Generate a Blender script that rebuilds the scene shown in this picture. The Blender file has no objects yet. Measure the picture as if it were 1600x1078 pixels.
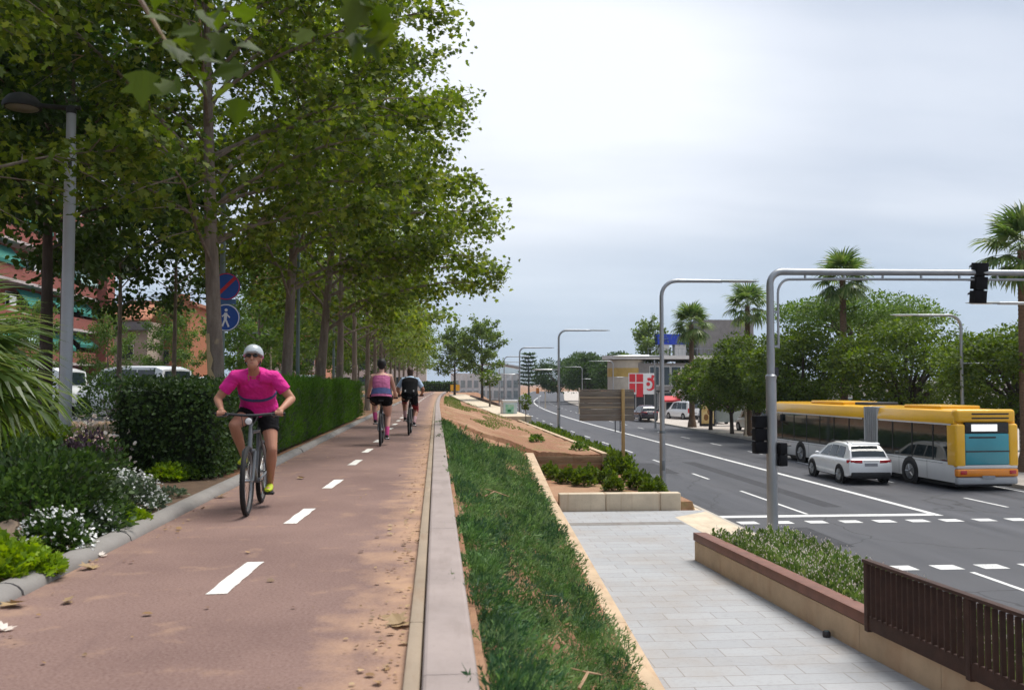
import bpy, bmesh, math, random
import numpy as np
from mathutils import Vector, Matrix, Euler

R = math.radians
S = bpy.context.scene
COL = S.collection
rnd = random.Random(7)

# ------------------------------------------------------------------ camera
FPX, PITCH, YAW, EYE = 1450.0, R(2.41), R(4.65), 1.3
cam_d = bpy.data.cameras.new('camera')
cam = bpy.data.objects.new('camera', cam_d)
COL.objects.link(cam)
cam.location = (0, 0, EYE)
cam.rotation_euler = (R(90) + PITCH, 0, -YAW)
cam_d.sensor_width = 36.0
cam_d.lens = 36.0 * FPX / 1600.0
cam_d.clip_start = 0.05
cam_d.clip_end = 20000
cam_d.dof.use_dof = True
cam_d.dof.focus_distance = 22
cam_d.dof.aperture_fstop = 3.6
S.camera = cam
CROT = Euler((R(90) + PITCH, 0, -YAW)).to_matrix()


def ray(u, v):
    return CROT @ Vector(((u - 800) / FPX, -(v - 539) / FPX, -1.0))


def on_z(u, v, z):
    d = ray(u, v)
    t = (z - EYE) / d.z
    return Vector((d.x * t, d.y * t, z))


def on_y(u, v, y):
    d = ray(u, v)
    t = y / d.y
    return Vector((d.x * t, y, EYE + d.z * t))


# ------------------------------------------------------------------ names
def tag(o, label=None, cat=None, group=None, kind=None):
    if label: o['label'] = label
    if cat: o['category'] = cat
    if group: o['group'] = group
    if kind: o['kind'] = kind
    return o


def thing(name, label, cat, loc=(0, 0, 0), rz=0.0, group=None, scale=1.0):
    o = bpy.data.objects.new(name, None)
    COL.objects.link(o)
    o.location = loc
    o.rotation_euler = (0, 0, rz)
    o.scale = (scale, scale, scale)
    o.empty_display_size = 0.2
    return tag(o, label, cat, group)


def dup(root, loc, rz, label, group=None, scale=None):
    c = root.copy()
    COL.objects.link(c)
    c.location = loc
    c.rotation_euler = (0, 0, rz)
    if scale: c.scale = (scale, scale, scale) if not hasattr(scale, '__len__') else scale
    if label: c['label'] = label
    if group: c['group'] = group

    def kids(src, dst):
        for ch in list(src.children):
            k = ch.copy()
            COL.objects.link(k)
            k.parent = dst
            kids(ch, k)
    kids(root, c)
    return c


# ------------------------------------------------------------------ mesh builder
class MB:
    def __init__(s):
        s.v, s.f, s.m, s.sm = [], [], [], []

    def add(s, verts, faces, mi=0, smooth=False):
        b = len(s.v)
        s.v.extend([tuple(p) for p in verts])
        for f in faces:
            s.f.append(tuple(b + i for i in f))
            s.m.append(mi)
            s.sm.append(smooth)
        return s

    def box(s, c, d, rz=0.0, mi=0, taper=1.0, rx=0.0, ry=0.0):
        M = Matrix.Translation(c) @ Matrix.Rotation(rz, 4, 'Z') @ Matrix.Rotation(ry, 4, 'Y') @ Matrix.Rotation(rx, 4, 'X')
        vs = []
        for z in (-.5, .5):
            t = taper if z > 0 else 1.0
            for x, y in ((-.5, -.5), (.5, -.5), (.5, .5), (-.5, .5)):
                vs.append(M @ Vector((x * d[0] * t, y * d[1] * t, z * d[2])))
        return s.add(vs, [(3, 2, 1, 0), (4, 5, 6, 7), (0, 1, 5, 4), (1, 2, 6, 5), (2, 3, 7, 6), (3, 0, 4, 7)], mi)

    def quad(s, a, b, c, d, mi=0):
        return s.add([a, b, c, d], [(0, 1, 2, 3)], mi)

    def loft(s, rings, mi=0, cap=True, smooth=True, closed=True):
        n = len(rings[0])
        vs = [p for r in rings for p in r]
        fs = []
        for i in range(len(rings) - 1):
            for j in range(n if closed else n - 1):
                k = (j + 1) % n
                fs.append((i * n + j, i * n + k, (i + 1) * n + k, (i + 1) * n + j))
        if cap and closed:
            fs.append(tuple(range(n - 1, -1, -1)))
            b = (len(rings) - 1) * n
            fs.append(tuple(b + j for j in range(n)))
        return s.add(vs, fs, mi, smooth)

    def tube(s, pts, rad, n=8, mi=0, cap=True, flat=1.0, ref=None, smooth=True, ball=False):
        pts = [Vector(p) for p in pts]
        if not hasattr(rad, '__len__'): rad = [rad] * len(pts)
        rad = list(rad)
        if ball:  # rounded ends
            d0 = (pts[0] - pts[1]).normalized(); d1 = (pts[-1] - pts[-2]).normalized()
            p0, p1, r0, r1 = pts[0], pts[-1], rad[0], rad[-1]
            pre = [(p0 + d0 * r0 * math.sin(a), r0 * math.cos(a)) for a in (R(84), R(60), R(30))]
            post = [(p1 + d1 * r1 * math.sin(a), r1 * math.cos(a)) for a in (R(30), R(60), R(84))]
            pts = [p for p, _ in pre] + pts + [p for p, _ in post]
            rad = [r for _, r in pre] + rad + [r for _, r in post]
        rings = []
        t = (pts[1] - pts[0]).normalized()
        up = Vector(ref) if ref else (Vector((0, 0, 1)) if abs(t.z) < .9 else Vector((1, 0, 0)))
        u = t.cross(up).normalized()
        for i, p in enumerate(pts):
            if i == 0: t = pts[1] - pts[0]
            elif i == len(pts) - 1: t = pts[-1] - pts[-2]
            else: t = (pts[i + 1] - pts[i]).normalized() + (pts[i] - pts[i - 1]).normalized()
            t = t.normalized()
            u = (u - t * u.dot(t))
            u = u.normalized() if u.length > 1e-6 else t.orthogonal().normalized()
            w = t.cross(u)
            rings.append([p + (u * math.cos(2 * math.pi * k / n) + w * math.sin(2 * math.pi * k / n) * flat) * rad[i] for k in range(n)])
        return s.loft(rings, mi, cap, smooth)

    def lathe(s, prof, n=16, c=(0, 0, 0), axis='Z', mi=0, cap=True, smooth=True):
        rings = []
        for r, z in prof:
            ring = []
            for k in range(n):
                a = 2 * math.pi * k / n
                x, y = r * math.cos(a), r * math.sin(a)
                p = {'Z': (x, y, z), 'X': (z, x, y), 'Y': (y, z, x)}[axis]
                ring.append(Vector(p) + Vector(c))
            rings.append(ring)
        return s.loft(rings, mi, cap, smooth)

    def ball(s, c, r, n=14, m=9, mi=0, rot=None):
        r = r if hasattr(r, '__len__') else (r, r, r)
        rings = []
        M = rot or Matrix.Identity(3)
        for i in range(m + 1):
            a = -math.pi / 2 + math.pi * (i + .02) / (m + .04)
            rings.append([Vector(c) + M @ Vector((r[0] * math.cos(a) * math.cos(2 * math.pi * k / n), r[1] * math.cos(a) * math.sin(2 * math.pi * k / n), r[2] * math.sin(a))) for k in range(n)])
        return s.loft(rings, mi, True, True)

    def prism(s, poly, off, mi=0):
        a = [Vector(p) for p in poly]
        b = [p + Vector(off) for p in a]
        return s.loft([a, b], mi, True, False)

    def build(s, name, mats, parent=None, bevel=0.0, seg=2, angle=35):
        me = bpy.data.meshes.new(name)
        me.from_pydata([tuple(p) for p in s.v], [], s.f)
        for m in (mats if isinstance(mats, (list, tuple)) else [mats]):
            me.materials.append(m)
        me.polygons.foreach_set('material_index', s.m)
        me.polygons.foreach_set('use_smooth', s.sm)
        bm = bmesh.new(); bm.from_mesh(me)
        bmesh.ops.recalc_face_normals(bm, faces=bm.faces)
        if bevel > 0:
            es = [e for e in bm.edges if len(e.link_faces) == 2 and e.calc_face_angle(0) > R(angle)]
            bmesh.ops.bevel(bm, geom=es, offset=bevel, segments=seg, affect='EDGES', profile=.5, clamp_overlap=True)
            for f in bm.faces: f.smooth = True
        bm.to_mesh(me); bm.free()
        if any(s.sm) or bevel > 0:
            try: me.set_sharp_from_angle(angle=R(42))
            except Exception: pass
        me.update()
        o = bpy.data.objects.new(name, me)
        COL.objects.link(o)
        if parent: o.parent = parent
        return o


def np_mesh(name, V, loops, starts, totals, mats, parent=None, smooth=False, mi=None):
    me = bpy.data.meshes.new(name)
    me.vertices.add(len(V)); me.vertices.foreach_set('co', np.asarray(V, np.float32).ravel())
    me.loops.add(len(loops)); me.loops.foreach_set('vertex_index', np.asarray(loops, np.int32))
    me.polygons.add(len(starts)); me.polygons.foreach_set('loop_start', np.asarray(starts, np.int32))
    try: me.polygons.foreach_set('loop_total', np.asarray(totals, np.int32))
    except Exception: pass
    for m in (mats if isinstance(mats, (list, tuple)) else [mats]): me.materials.append(m)
    if mi is not None: me.polygons.foreach_set('material_index', np.asarray(mi, np.int32))
    me.polygons.foreach_set('use_smooth', np.full(len(starts), smooth))
    me.update(calc_edges=True); me.validate()
    o = bpy.data.objects.new(name, me)
    COL.objects.link(o)
    if parent: o.parent = parent
    return o


# leaf templates: x = width, y = length (stem at 0), z = fold
def _lobed():
    half = [(0, 0, 0), (.16, .02, .02), (.5, .16, .06), (.3, .34, .03), (.56, .62, .08), (.24, .62, .03), (.0, 1.0, -.04)]
    v = half + [(-x, y, z) for x, y, z in half[1:-1]]
    n = len(half)
    return np.array(v), [tuple(range(n)), tuple([0] + [n - 1] + list(range(len(v) - 1, n - 1, -1)))]


LOBED = _lobed()
DIAMOND = (np.array([(0, 0, 0), (.36, .42, .07), (0, 1, 0), (-.36, .42, .07)]), [(0, 1, 2), (0, 2, 3)])
OVAL = (np.array([(0, 0, 0), (.3, .25, .05), (.3, .68, .05), (0, 1, -.03), (-.3, .68, .05), (-.3, .25, .05)]), [(0, 1, 2, 3), (0, 3, 4, 5)])
BLADE = (np.array([(-.06, 0, 0), (.06, 0, 0), (.05, .55, .1), (-.05, .55, .1), (0, 1, 0)]), [(0, 1, 2, 3), (3, 2, 4)])
SPRIG = (np.array([(-.03, 0, 0), (.03, 0, 0), (0, 1, 0), (.02, .3, 0), (.2, .62, .05), (.0, .45, 0), (-.02, .35, 0), (-.2, .7, -.05), (0, .5, 0)]),
         [(0, 1, 2), (3, 4, 5), (6, 7, 8)])


def scatter(name, P, D, N, size, tpl, mats, parent=None, mi=None, width=1.0):
    """P positions, D tip directions, N approximate up normals, size per instance"""
    P = np.asarray(P, float); D = np.asarray(D, float); N = np.asarray(N, float)
    size = np.broadcast_to(np.asarray(size, float), (len(P),))
    D = D / (np.linalg.norm(D, axis=1, keepdims=True) + 1e-9)
    X = np.cross(D, N); X /= (np.linalg.norm(X, axis=1, keepdims=True) + 1e-9)
    Z = np.cross(X, D)
    T, F = tpl
    k = len(T)
    V = P[:, None, :] + size[:, None, None] * (T[None, :, 0:1] * X[:, None, :] * width + T[None, :, 1:2] * D[:, None, :] + T[None, :, 2:3] * Z[:, None, :])
    n = len(P)
    base = (np.arange(n) * k)[:, None]
    fl = np.concatenate([np.array(f) for f in F])
    loops = (base + fl[None, :]).ravel()
    tot = np.tile([len(f) for f in F], n)
    st = np.concatenate([[0], np.cumsum(tot)[:-1]])
    m = None if mi is None else np.repeat(np.asarray(mi), len(F))
    return np_mesh(name, V.reshape(-1, 3), loops, st, tot, mats, parent, False, m)


def unit(a):
    return a / (np.linalg.norm(a, axis=-1, keepdims=True) + 1e-9)


# ------------------------------------------------------------------ materials
def _new(name):
    m = bpy.data.materials.new(name); m.use_nodes = True
    nt = m.node_tree
    return m, nt, nt.nodes, nt.links, nt.nodes['Principled BSDF']


def _mix(nd, lk, fac, a, b):
    n = nd.new('ShaderNodeMix'); n.data_type = 'RGBA'
    for sock, val in ((n.inputs[0], fac), (n.inputs[6], a), (n.inputs[7], b)):
        if isinstance(val, (int, float)): sock.default_value = val
        elif isinstance(val, (tuple, list)): sock.default_value = (*val[:3], 1)
        else: lk.new(val, sock)
    return n.outputs[2]


def _noise(nd, lk, vec, scale, detail=4, rough=.55, dim=None):
    n = nd.new('ShaderNodeTexNoise')
    n.inputs['Scale'].default_value = scale; n.inputs['Detail'].default_value = detail; n.inputs['Roughness'].default_value = rough
    lk.new(vec, n.inputs['Vector'])
    return n.outputs['Fac']


def _ramp(nd, lk, fac, lo, hi, a=0.0, b=1.0):
    n = nd.new('ShaderNodeMapRange'); n.inputs[1].default_value = lo; n.inputs[2].default_value = hi
    n.inputs[3].default_value = a; n.inputs[4].default_value = b
    lk.new(fac, n.inputs[0])
    return n.outputs[0]


def _coord(nd, lk, scale=(1, 1, 1)):
    t = nd.new('ShaderNodeTexCoord')
    m = nd.new('ShaderNodeMapping'); m.inputs['Scale'].default_value = scale
    lk.new(t.outputs['Object'], m.inputs['Vector'])
    return m.outputs['Vector']


def _bump(nd, lk, h, strength, dist, bs):
    b = nd.new('ShaderNodeBump'); b.inputs['Strength'].default_value = strength; b.inputs['Distance'].default_value = dist
    lk.new(h, b.inputs['Height']); lk.new(b.outputs['Normal'], bs.inputs['Normal'])


def mat(name, col, rough=.8, var=.25, scale=3.0, col2=None, metal=0.0, bump=0.0, bscale=60.0, stretch=(1, 1, 1), spec=.4, coat=0.0):
    m, nt, nd, lk, bs = _new(name)
    vec = _coord(nd, lk, stretch)
    f = _ramp(nd, lk, _noise(nd, lk, vec, scale, 6, .6), .3, .7)
    a = tuple(c * (1 - var) for c in col) if col2 is None else col
    b = tuple(min(1, c * (1 + var)) for c in col) if col2 is None else col2
    lk.new(_mix(nd, lk, f, a, b), bs.inputs['Base Color'])
    bs.inputs['Roughness'].default_value = rough; bs.inputs['Metallic'].default_value = metal
    bs.inputs['Specular IOR Level'].default_value = spec
    if coat: bs.inputs['Coat Weight'].default_value = coat; bs.inputs['Coat Roughness'].default_value = .06
    if bump: _bump(nd, lk, _noise(nd, lk, vec, bscale, 5, .6), bump, .02, bs)
    return m


def leaf_mat(name, cols, trans=.35, rough=.55, spec=.35, patch=1.1, amp=.38):
    """leaf colour picked per leaf; part of the light passes through the blade"""
    m, nt, nd, lk, bs = _new(name)
    g = nd.new('ShaderNodeNewGeometry')
    r = nd.new('ShaderNodeValToRGB')
    el = r.color_ramp.elements
    el[0].position = 0; el[0].color = (*cols[0], 1)
    el[1].position = 1; el[1].color = (*cols[-1], 1)
    for i, c in enumerate(cols[1:-1]):
        e = el.new((i + 1) / (len(cols) - 1)); e.color = (*c, 1)
    lk.new(g.outputs['Random Per Island'], r.inputs[0])
    vec = _coord(nd, lk); pn = _ramp(nd, lk, _noise(nd, lk, vec, patch, 3, .6), .3, .7, 1 - amp, 1 + amp)
    pm = nd.new('ShaderNodeVectorMath'); pm.operation = 'SCALE'; lk.new(r.outputs[0], pm.inputs[0]); lk.new(pn, pm.inputs['Scale'])
    lk.new(pm.outputs[0], bs.inputs['Base Color'])
    bs.inputs['Roughness'].default_value = rough; bs.inputs['Specular IOR Level'].default_value = spec
    tr = nd.new('ShaderNodeBsdfTranslucent')
    hs = nd.new('ShaderNodeHueSaturation'); hs.inputs['Saturation'].default_value = 1.1; hs.inputs['Value'].default_value = 1.5
    hs.inputs['Hue'].default_value = .49
    lk.new(pm.outputs[0], hs.inputs['Color']); lk.new(hs.outputs[0], tr.inputs['Color'])
    mx = nd.new('ShaderNodeMixShader'); mx.inputs[0].default_value = trans
    lk.new(bs.outputs[0], mx.inputs[1]); lk.new(tr.outputs[0], mx.inputs[2])
    lk.new(mx.outputs[0], nd['Material Output'].inputs['Surface'])
    return m


def glass_mat(name, col=(.02, .03, .035), rough=.06):
    m, nt, nd, lk, bs = _new(name)
    vec = _coord(nd, lk)
    f = _noise(nd, lk, vec, 1.3, 2)
    lk.new(_mix(nd, lk, f, tuple(c * .6 for c in col), tuple(c * 1.5 for c in col)), bs.inputs['Base Color'])
    bs.inputs['Roughness'].default_value = rough; bs.inputs['Specular IOR Level'].default_value = .6
    return m


M = {}
# sky light ---------------------------------------------------------------
SUN_EL, SUN_AZ = R(68), R(60)   # azimuth clockwise from +Y


def world():
    w = bpy.data.worlds.new('World'); S.world = w; w.use_nodes = True
    nd, lk = w.node_tree.nodes, w.node_tree.links
    bg = nd['Background']
    sky = nd.new('ShaderNodeTexSky'); sky.sky_type = 'NISHITA'; sky.sun_disc = False
    sky.sun_elevation = SUN_EL; sky.sun_rotation = SUN_AZ; sky.air_density = 1.0; sky.dust_density = 1.5; sky.ozone_density = 1.2
    tc = nd.new('ShaderNodeTexCoord')
    gen = tc.outputs['Generated']
    # direction projected on a flat cloud deck: stretched streaks towards the horizon
    sep = nd.new('ShaderNodeSeparateXYZ'); lk.new(gen, sep.inputs[0])

    def math_(op, a, b=None):
        n = nd.new('ShaderNodeMath'); n.operation = op
        for i, v in enumerate((a, b)):
            if v is None: continue
            if isinstance(v, (int, float)): n.inputs[i].default_value = v
            else: lk.new(v, n.inputs[i])
        return n.outputs[0]
    zz = math_('ADD', math_('MAXIMUM', sep.outputs[2], 0.0), .16)
    comb = nd.new('ShaderNodeCombineXYZ')
    lk.new(math_('DIVIDE', sep.outputs[0], zz), comb.inputs[0]); lk.new(math_('DIVIDE', sep.outputs[1], zz), comb.inputs[1])
    mp = nd.new('ShaderNodeMapping'); mp.inputs['Scale'].default_value = (.5, 1.25, 1); mp.inputs['Rotation'].default_value = (0, 0, R(14)); mp.inputs['Location'].default_value = (1.7, .6, 0)
    lk.new(comb.outputs[0], mp.inputs['Vector'])
    n1 = _noise(nd, lk, mp.outputs[0], .8, 6, .5)
    n2 = _noise(nd, lk, mp.outputs[0], .35, 3, .5)
    dens = math_('ADD', math_('MULTIPLY', n1, .6), math_('MULTIPLY', n2, .6))
    # thinner cloud where the sun stands behind it
    g = on_dir(845, 225)
    dt = nd.new('ShaderNodeVectorMath'); dt.operation = 'DOT_PRODUCT'; lk.new(gen, dt.inputs[0]); dt.inputs[1].default_value = g
    glow = _ramp(nd, lk, dt.outputs['Value'], .945, 1.0)
    glow2 = math_('POWER', glow, 1.6)
    light = math_('ADD', _ramp(nd, lk, dens, .50, .70, 0, .58), math_('MULTIPLY', glow2, .75))
    light = math_('MINIMUM', light, 1.35)
    cloud = _mix(nd, lk, light, (2.1, 2.5, 3.25), (5.9, 6.0, 6.25))
    # pale band of clear air low over the horizon
    low = _ramp(nd, lk, sep.outputs[2], .0, .17, 1, 0)
    haze = _mix(nd, lk, math_('MULTIPLY', low, .72), cloud, (2.6, 3.65, 4.8))
    warm = _mix(nd, lk, .9, sky.outputs[0], haze)
    lk.new(warm, bg.inputs['Color'])
    bg.inputs['Strength'].default_value = .1


def on_dir(u, v):
    d = ray(u, v).normalized()
    return (d.x, d.y, d.z)


world()
sun_d = bpy.data.lights.new('sun', 'SUN'); sun = bpy.data.objects.new('sun', sun_d); COL.objects.link(sun)
sun_d.energy = 2.6; sun_d.angle = R(36); sun_d.color = (1, .955, .88)
sd = Vector((math.sin(SUN_AZ) * math.cos(SUN_EL), math.cos(SUN_AZ) * math.cos(SUN_EL), math.sin(SUN_EL)))
sun.rotation_euler = (-sd).to_track_quat('-Z', 'Y').to_euler()
sun.location = (0, 0, 60)

S.view_settings.view_transform = 'Standard'; S.view_settings.look = 'None'
S.view_settings.exposure = 0.9; S.view_settings.gamma = 1.0
cy = S.cycles
cy.use_denoising = True
try: cy.denoiser = 'OPENIMAGEDENOISE'
except Exception: pass
cy.max_bounces = 6; cy.diffuse_bounces = 3; cy.glossy_bounces = 3; cy.transmission_bounces = 4; cy.transparent_max_bounces = 8
cy.use_adaptive_sampling = True; cy.adaptive_threshold = .02
cy.caustics_reflective = False; cy.caustics_refractive = False
cy.sample_clamp_indirect = 6
# ------------------------------------------------------------------ terrain levels
ROAD_Z, PAVE_Z = -2.70, -2.55


def lerp(x, xs, ys):
    return float(np.interp(x, xs, ys))


def kerb_xz(y):
    return lerp(y, (-5, 4, 11, 28, 38), (1.75, 2.3, 2.74, 3.55, 3.98)), lerp(y, (-5, 11, 28, 38), (-2.4, -2.32, -2.08, -1.5))


def edge_xz(y):
    return lerp(y, (38, 68, 120, 200), (6.85, 5.9, 5.2, 4.5)), lerp(y, (38, 68, 120, 200), (-1.6, -1.38, -.95, -.55))


def off(y):
    """the avenue bends away to the right in the distance"""
    if y < 80: return 0.0
    if y < 230: return .0004 * (y - 80) ** 2
    return 9.0 + .13 * (y - 230)


def ground_h(x, y):
    if x <= .24: return -.03
    if y <= 38:
        ex, ez = kerb_xz(y)
        if x < ex - .2:
            t = (x - .24) / (ex - .44)
            return -.10 + (ez - .06 + .10) * t ** .92
        if x < ex: return ez - .06
        if y >= 28.1 and x < 7.9: return -2.3
        if x < 8.0: return -2.62
        return -2.78
    ex, ez = edge_xz(y)
    e = ex + off(y) * .9
    k = lerp(y, (38, 70, 120, 200), (1, .62, .5, .4))
    if x < 4.2: return -.10 - (x - .24) / 3.96 * 1.38 * k
    if x < e: return -.10 - 1.38 * k + (ez + .1 + 1.38 * k) * (x - 4.2) / max(.1, e - 4.2)
    if x < 8.0 + off(y): return -2.5
    return -2.78


def dust_ground():
    m, nt, nd, lk, bs = _new('soil')
    vec = _coord(nd, lk)
    n1 = _noise(nd, lk, vec, .35, 6, .6); n2 = _noise(nd, lk, vec, 9, 5, .65); n3 = _noise(nd, lk, vec, .9, 4, .6)
    c = _mix(nd, lk, _ramp(nd, lk, n2, .3, .7), (.19, .085, .042), (.34, .175, .095))
    c = _mix(nd, lk, _ramp(nd, lk, n1, .50, .62, 0, .6), c, (.43, .27, .165))
    c = _mix(nd, lk, _ramp(nd, lk, n3, .54, .68, 0, .6), c, (.19, .17, .055))
    lk.new(c, bs.inputs['Base Color']); bs.inputs['Roughness'].default_value = .95
    _bump(nd, lk, _noise(nd, lk, vec, 22, 6, .7), .6, .05, bs)
    return m


M['soil'] = dust_ground()
M['asphalt'] = None


def road_mat():
    m, nt, nd, lk, bs = _new('asphalt')
    vec = _coord(nd, lk); vs = _coord(nd, lk, (1.0, .03, 1))
    streak = _noise(nd, lk, vs, 1.1, 5, .6)
    patch = _noise(nd, lk, vec, .12, 4, .55)
    grain = _noise(nd, lk, vec, 45, 3, .7)
    c = _mix(nd, lk, _ramp(nd, lk, streak, .32, .68), (.029, .031, .039), (.090, .091, .102))
    c = _mix(nd, lk, _ramp(nd, lk, patch, .42, .6, 0, .5), c, (.075, .074, .080))
    c = _mix(nd, lk, _ramp(nd, lk, grain, .45, .8, 0, .3), c, (.15, .145, .14))
    lk.new(c, bs.inputs['Base Color'])
    # oily wheel tracks, stains and cracks
    st = _noise(nd, lk, _coord(nd, lk, (.9, .09, 1)), .8, 4, .6)
    c = _mix(nd, lk, _ramp(nd, lk, st, .56, .70, 0, .6), c, (.022, .022, .025))
    vo = nd.new('ShaderNodeTexVoronoi'); vo.feature = 'DISTANCE_TO_EDGE'; vo.inputs['Scale'].default_value = .16
    wv = nd.new('ShaderNodeVectorMath'); wv.operation = 'ADD'; nz = nd.new('ShaderNodeTexNoise'); nz.inputs['Scale'].default_value = .7; nz.inputs['Detail'].default_value = 6
    lk.new(vec, nz.inputs['Vector']); lk.new(vec, wv.inputs[0]); lk.new(nz.outputs['Color'], wv.inputs[1]); lk.new(wv.outputs[0], vo.inputs['Vector'])
    c = _mix(nd, lk, _ramp(nd, lk, vo.outputs['Distance'], .002, .006, .6, 0), c, (.016, .016, .017))
    lk.new(c, bs.inputs['Base Color'])
    lk.new(_ramp(nd, lk, streak, .3, .7, .62, .85), bs.inputs['Roughness'])
    bs.inputs['Specular IOR Level'].default_value = .35
    _bump(nd, lk, grain, .25, .01, bs)
    return m


def path_mat():
    m, nt, nd, lk, bs = _new('red_path')
    vec = _coord(nd, lk)
    big = _noise(nd, lk, vec, .45, 5, .6); grain = _noise(nd, lk, vec, 55, 4, .75); mid = _noise(nd, lk, vec, 2.6, 5, .6)
    c = _mix(nd, lk, _ramp(nd, lk, big, .35, .65), (.138, .077, .064), (.215, .130, .106))
    c = _mix(nd, lk, _ramp(nd, lk, grain, .45, .75, 0, .45), c, (.33, .245, .215))
    c = _mix(nd, lk, _ramp(nd, lk, grain, .46, .30, 0, .65), c, (.07, .035, .032))
    # sandy dust blown against the wall on the right, and stains
    sp = nd.new('ShaderNodeSeparateXYZ'); lk.new(vec, sp.inputs[0])
    a = nd.new('ShaderNodeMath'); a.operation = 'ADD'
    lk.new(_ramp(nd, lk, sp.outputs[0], -.70, -.2, 0, .75), a.inputs[0]); lk.new(_ramp(nd, lk, mid, .3, .7, -.55, .2), a.inputs[1])
    cl = nd.new('ShaderNodeClamp'); lk.new(a.outputs[0], cl.inputs[0])
    c = _mix(nd, lk, cl.outputs[0], c, (.45, .275, .165))
    b = nd.new('ShaderNodeMath'); b.operation = 'ADD'
    lk.new(_ramp(nd, lk, sp.outputs[0], -2.55, -2.0, .4, 0), b.inputs[0]); lk.new(_ramp(nd, lk, mid, .35, .7, -.5, .2), b.inputs[1])
    cb = nd.new('ShaderNodeClamp'); lk.new(b.outputs[0], cb.inputs[0])
    c = _mix(nd, lk, cb.outputs[0], c, (.33, .21, .14))
    # scuffs along the wheel line
    vs = _coord(nd, lk, (6, .35, 1))
    sc = _noise(nd, lk, vs, 1.0, 4, .6)
    c = _mix(nd, lk, _ramp(nd, lk, sc, .62, .75, 0, .35), c, (.11, .062, .058))
    # hairline cracks
    vo = nd.new('ShaderNodeTexVoronoi'); vo.feature = 'DISTANCE_TO_EDGE'; vo.inputs['Scale'].default_value = .28
    wv = nd.new('ShaderNodeVectorMath'); wv.operation = 'ADD'
    nz = nd.new('ShaderNodeTexNoise'); nz.inputs['Scale'].default_value = 1.5; nz.inputs['Detail'].default_value = 5; lk.new(vec, nz.inputs['Vector'])
    lk.new(vec, wv.inputs[0]); lk.new(nz.outputs['Color'], wv.inputs[1]); lk.new(wv.outputs[0], vo.inputs['Vector'])
    c = _mix(nd, lk, _ramp(nd, lk, vo.outputs['Distance'], .0005, .0016, .12, 0), c, (.05, .03, .028))
    lk.new(c, bs.inputs['Base Color']); bs.inputs['Roughness'].default_value = .88
    _bump(nd, lk, grain, .2, .005, bs)
    return m


def paver_mat(name, c1, c2, mortar, w, h, rot=0.0):
    m, nt, nd, lk, bs = _new(name)
    t = nd.new('ShaderNodeTexCoord'); mp = nd.new('ShaderNodeMapping'); mp.inputs['Rotation'].default_value = (0, 0, rot)
    lk.new(t.outputs['Object'], mp.inputs['Vector'])
    b = nd.new('ShaderNodeTexBrick'); lk.new(mp.outputs[0], b.inputs['Vector'])
    b.inputs['Scale'].default_value = 1; b.inputs['Brick Width'].default_value = w; b.inputs['Row Height'].default_value = h
    b.inputs['Mortar Size'].default_value = .009; b.inputs['Mortar Smooth'].default_value = .2; b.inputs['Bias'].default_value = 0
    b.offset = .37
    b.inputs['Color1'].default_value = (*c1, 1); b.inputs['Color2'].default_value = (*c2, 1); b.inputs['Mortar'].default_value = (*mortar, 1)
    n = _noise(nd, lk, mp.outputs[0], .5, 5, .6); g = _noise(nd, lk, mp.outputs[0], 14, 5, .65)
    c = _mix(nd, lk, _ramp(nd, lk, n, .48, .68, 0, .45), b.outputs['Color'], (.29, .24, .195))
    c = _mix(nd, lk, _ramp(nd, lk, g, .5, .8, 0, .3), c, (.17, .16, .15))
    lk.new(c, bs.inputs['Base Color']); bs.inputs['Roughness'].default_value = .85
    _bump(nd, lk, b.outputs['Fac'], -.4, .01, bs)
    return m


def concrete_mat(name, col, stain, rough=.85, warm=None):
    m, nt, nd, lk, bs = _new(name)
    vec = _coord(nd, lk); vd = _coord(nd, lk, (6, 1.2, .5))
    n1 = _noise(nd, lk, vec, 1.4, 6, .65); n2 = _noise(nd, lk, vd, 1.0, 5, .6); n3 = _noise(nd, lk, vec, 40, 4, .7)
    c = _mix(nd, lk, _ramp(nd, lk, n1, .3, .7), tuple(x * .8 for x in col), tuple(x * 1.12 for x in col))
    c = _mix(nd, lk, _ramp(nd, lk, n2, .52, .72, 0, .6), c, stain)
    c = _mix(nd, lk, _ramp(nd, lk, n3, .6, .75, 0, .45), c, tuple(x * .45 for x in col))
    lk.new(c, bs.inputs['Base Color']); bs.inputs['Roughness'].default_value = rough
    _bump(nd, lk, n3, .3, .006, bs)
    return m


M['asphalt'] = road_mat()
M['path'] = path_mat()
M['pavers'] = paver_mat('pale_pavers', (.325, .332, .345), (.365, .37, .38), (.235, .215, .20), .82, .42)
M['sidewalk'] = paver_mat('sidewalk_tiles', (.44, .39, .34), (.50, .44, .39), (.30, .26, .22), .4, .4)
M['sand_path'] = mat('sand_path', (.24, .155, .095), .95, .25, 1.2, bump=.3, bscale=20)
def worn_road_paint():
    m, nt, nd, lk, bs = _new('road_paint')
    vec = _coord(nd, lk); n1 = _noise(nd, lk, vec, 1.3, 6, .7); n2 = _noise(nd, lk, vec, 26, 5, .75)
    a = nd.new('ShaderNodeMath'); a.operation = 'ADD'; lk.new(_ramp(nd, lk, n1, .42, .7, 0, .5), a.inputs[0]); lk.new(_ramp(nd, lk, n2, .45, .7, -.25, .5), a.inputs[1])
    cl = nd.new('ShaderNodeClamp'); lk.new(a.outputs[0], cl.inputs[0])
    lk.new(_mix(nd, lk, cl.outputs[0], (.66, .66, .64), (.16, .16, .16)), bs.inputs['Base Color']); bs.inputs['Roughness'].default_value = .75
    return m


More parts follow.
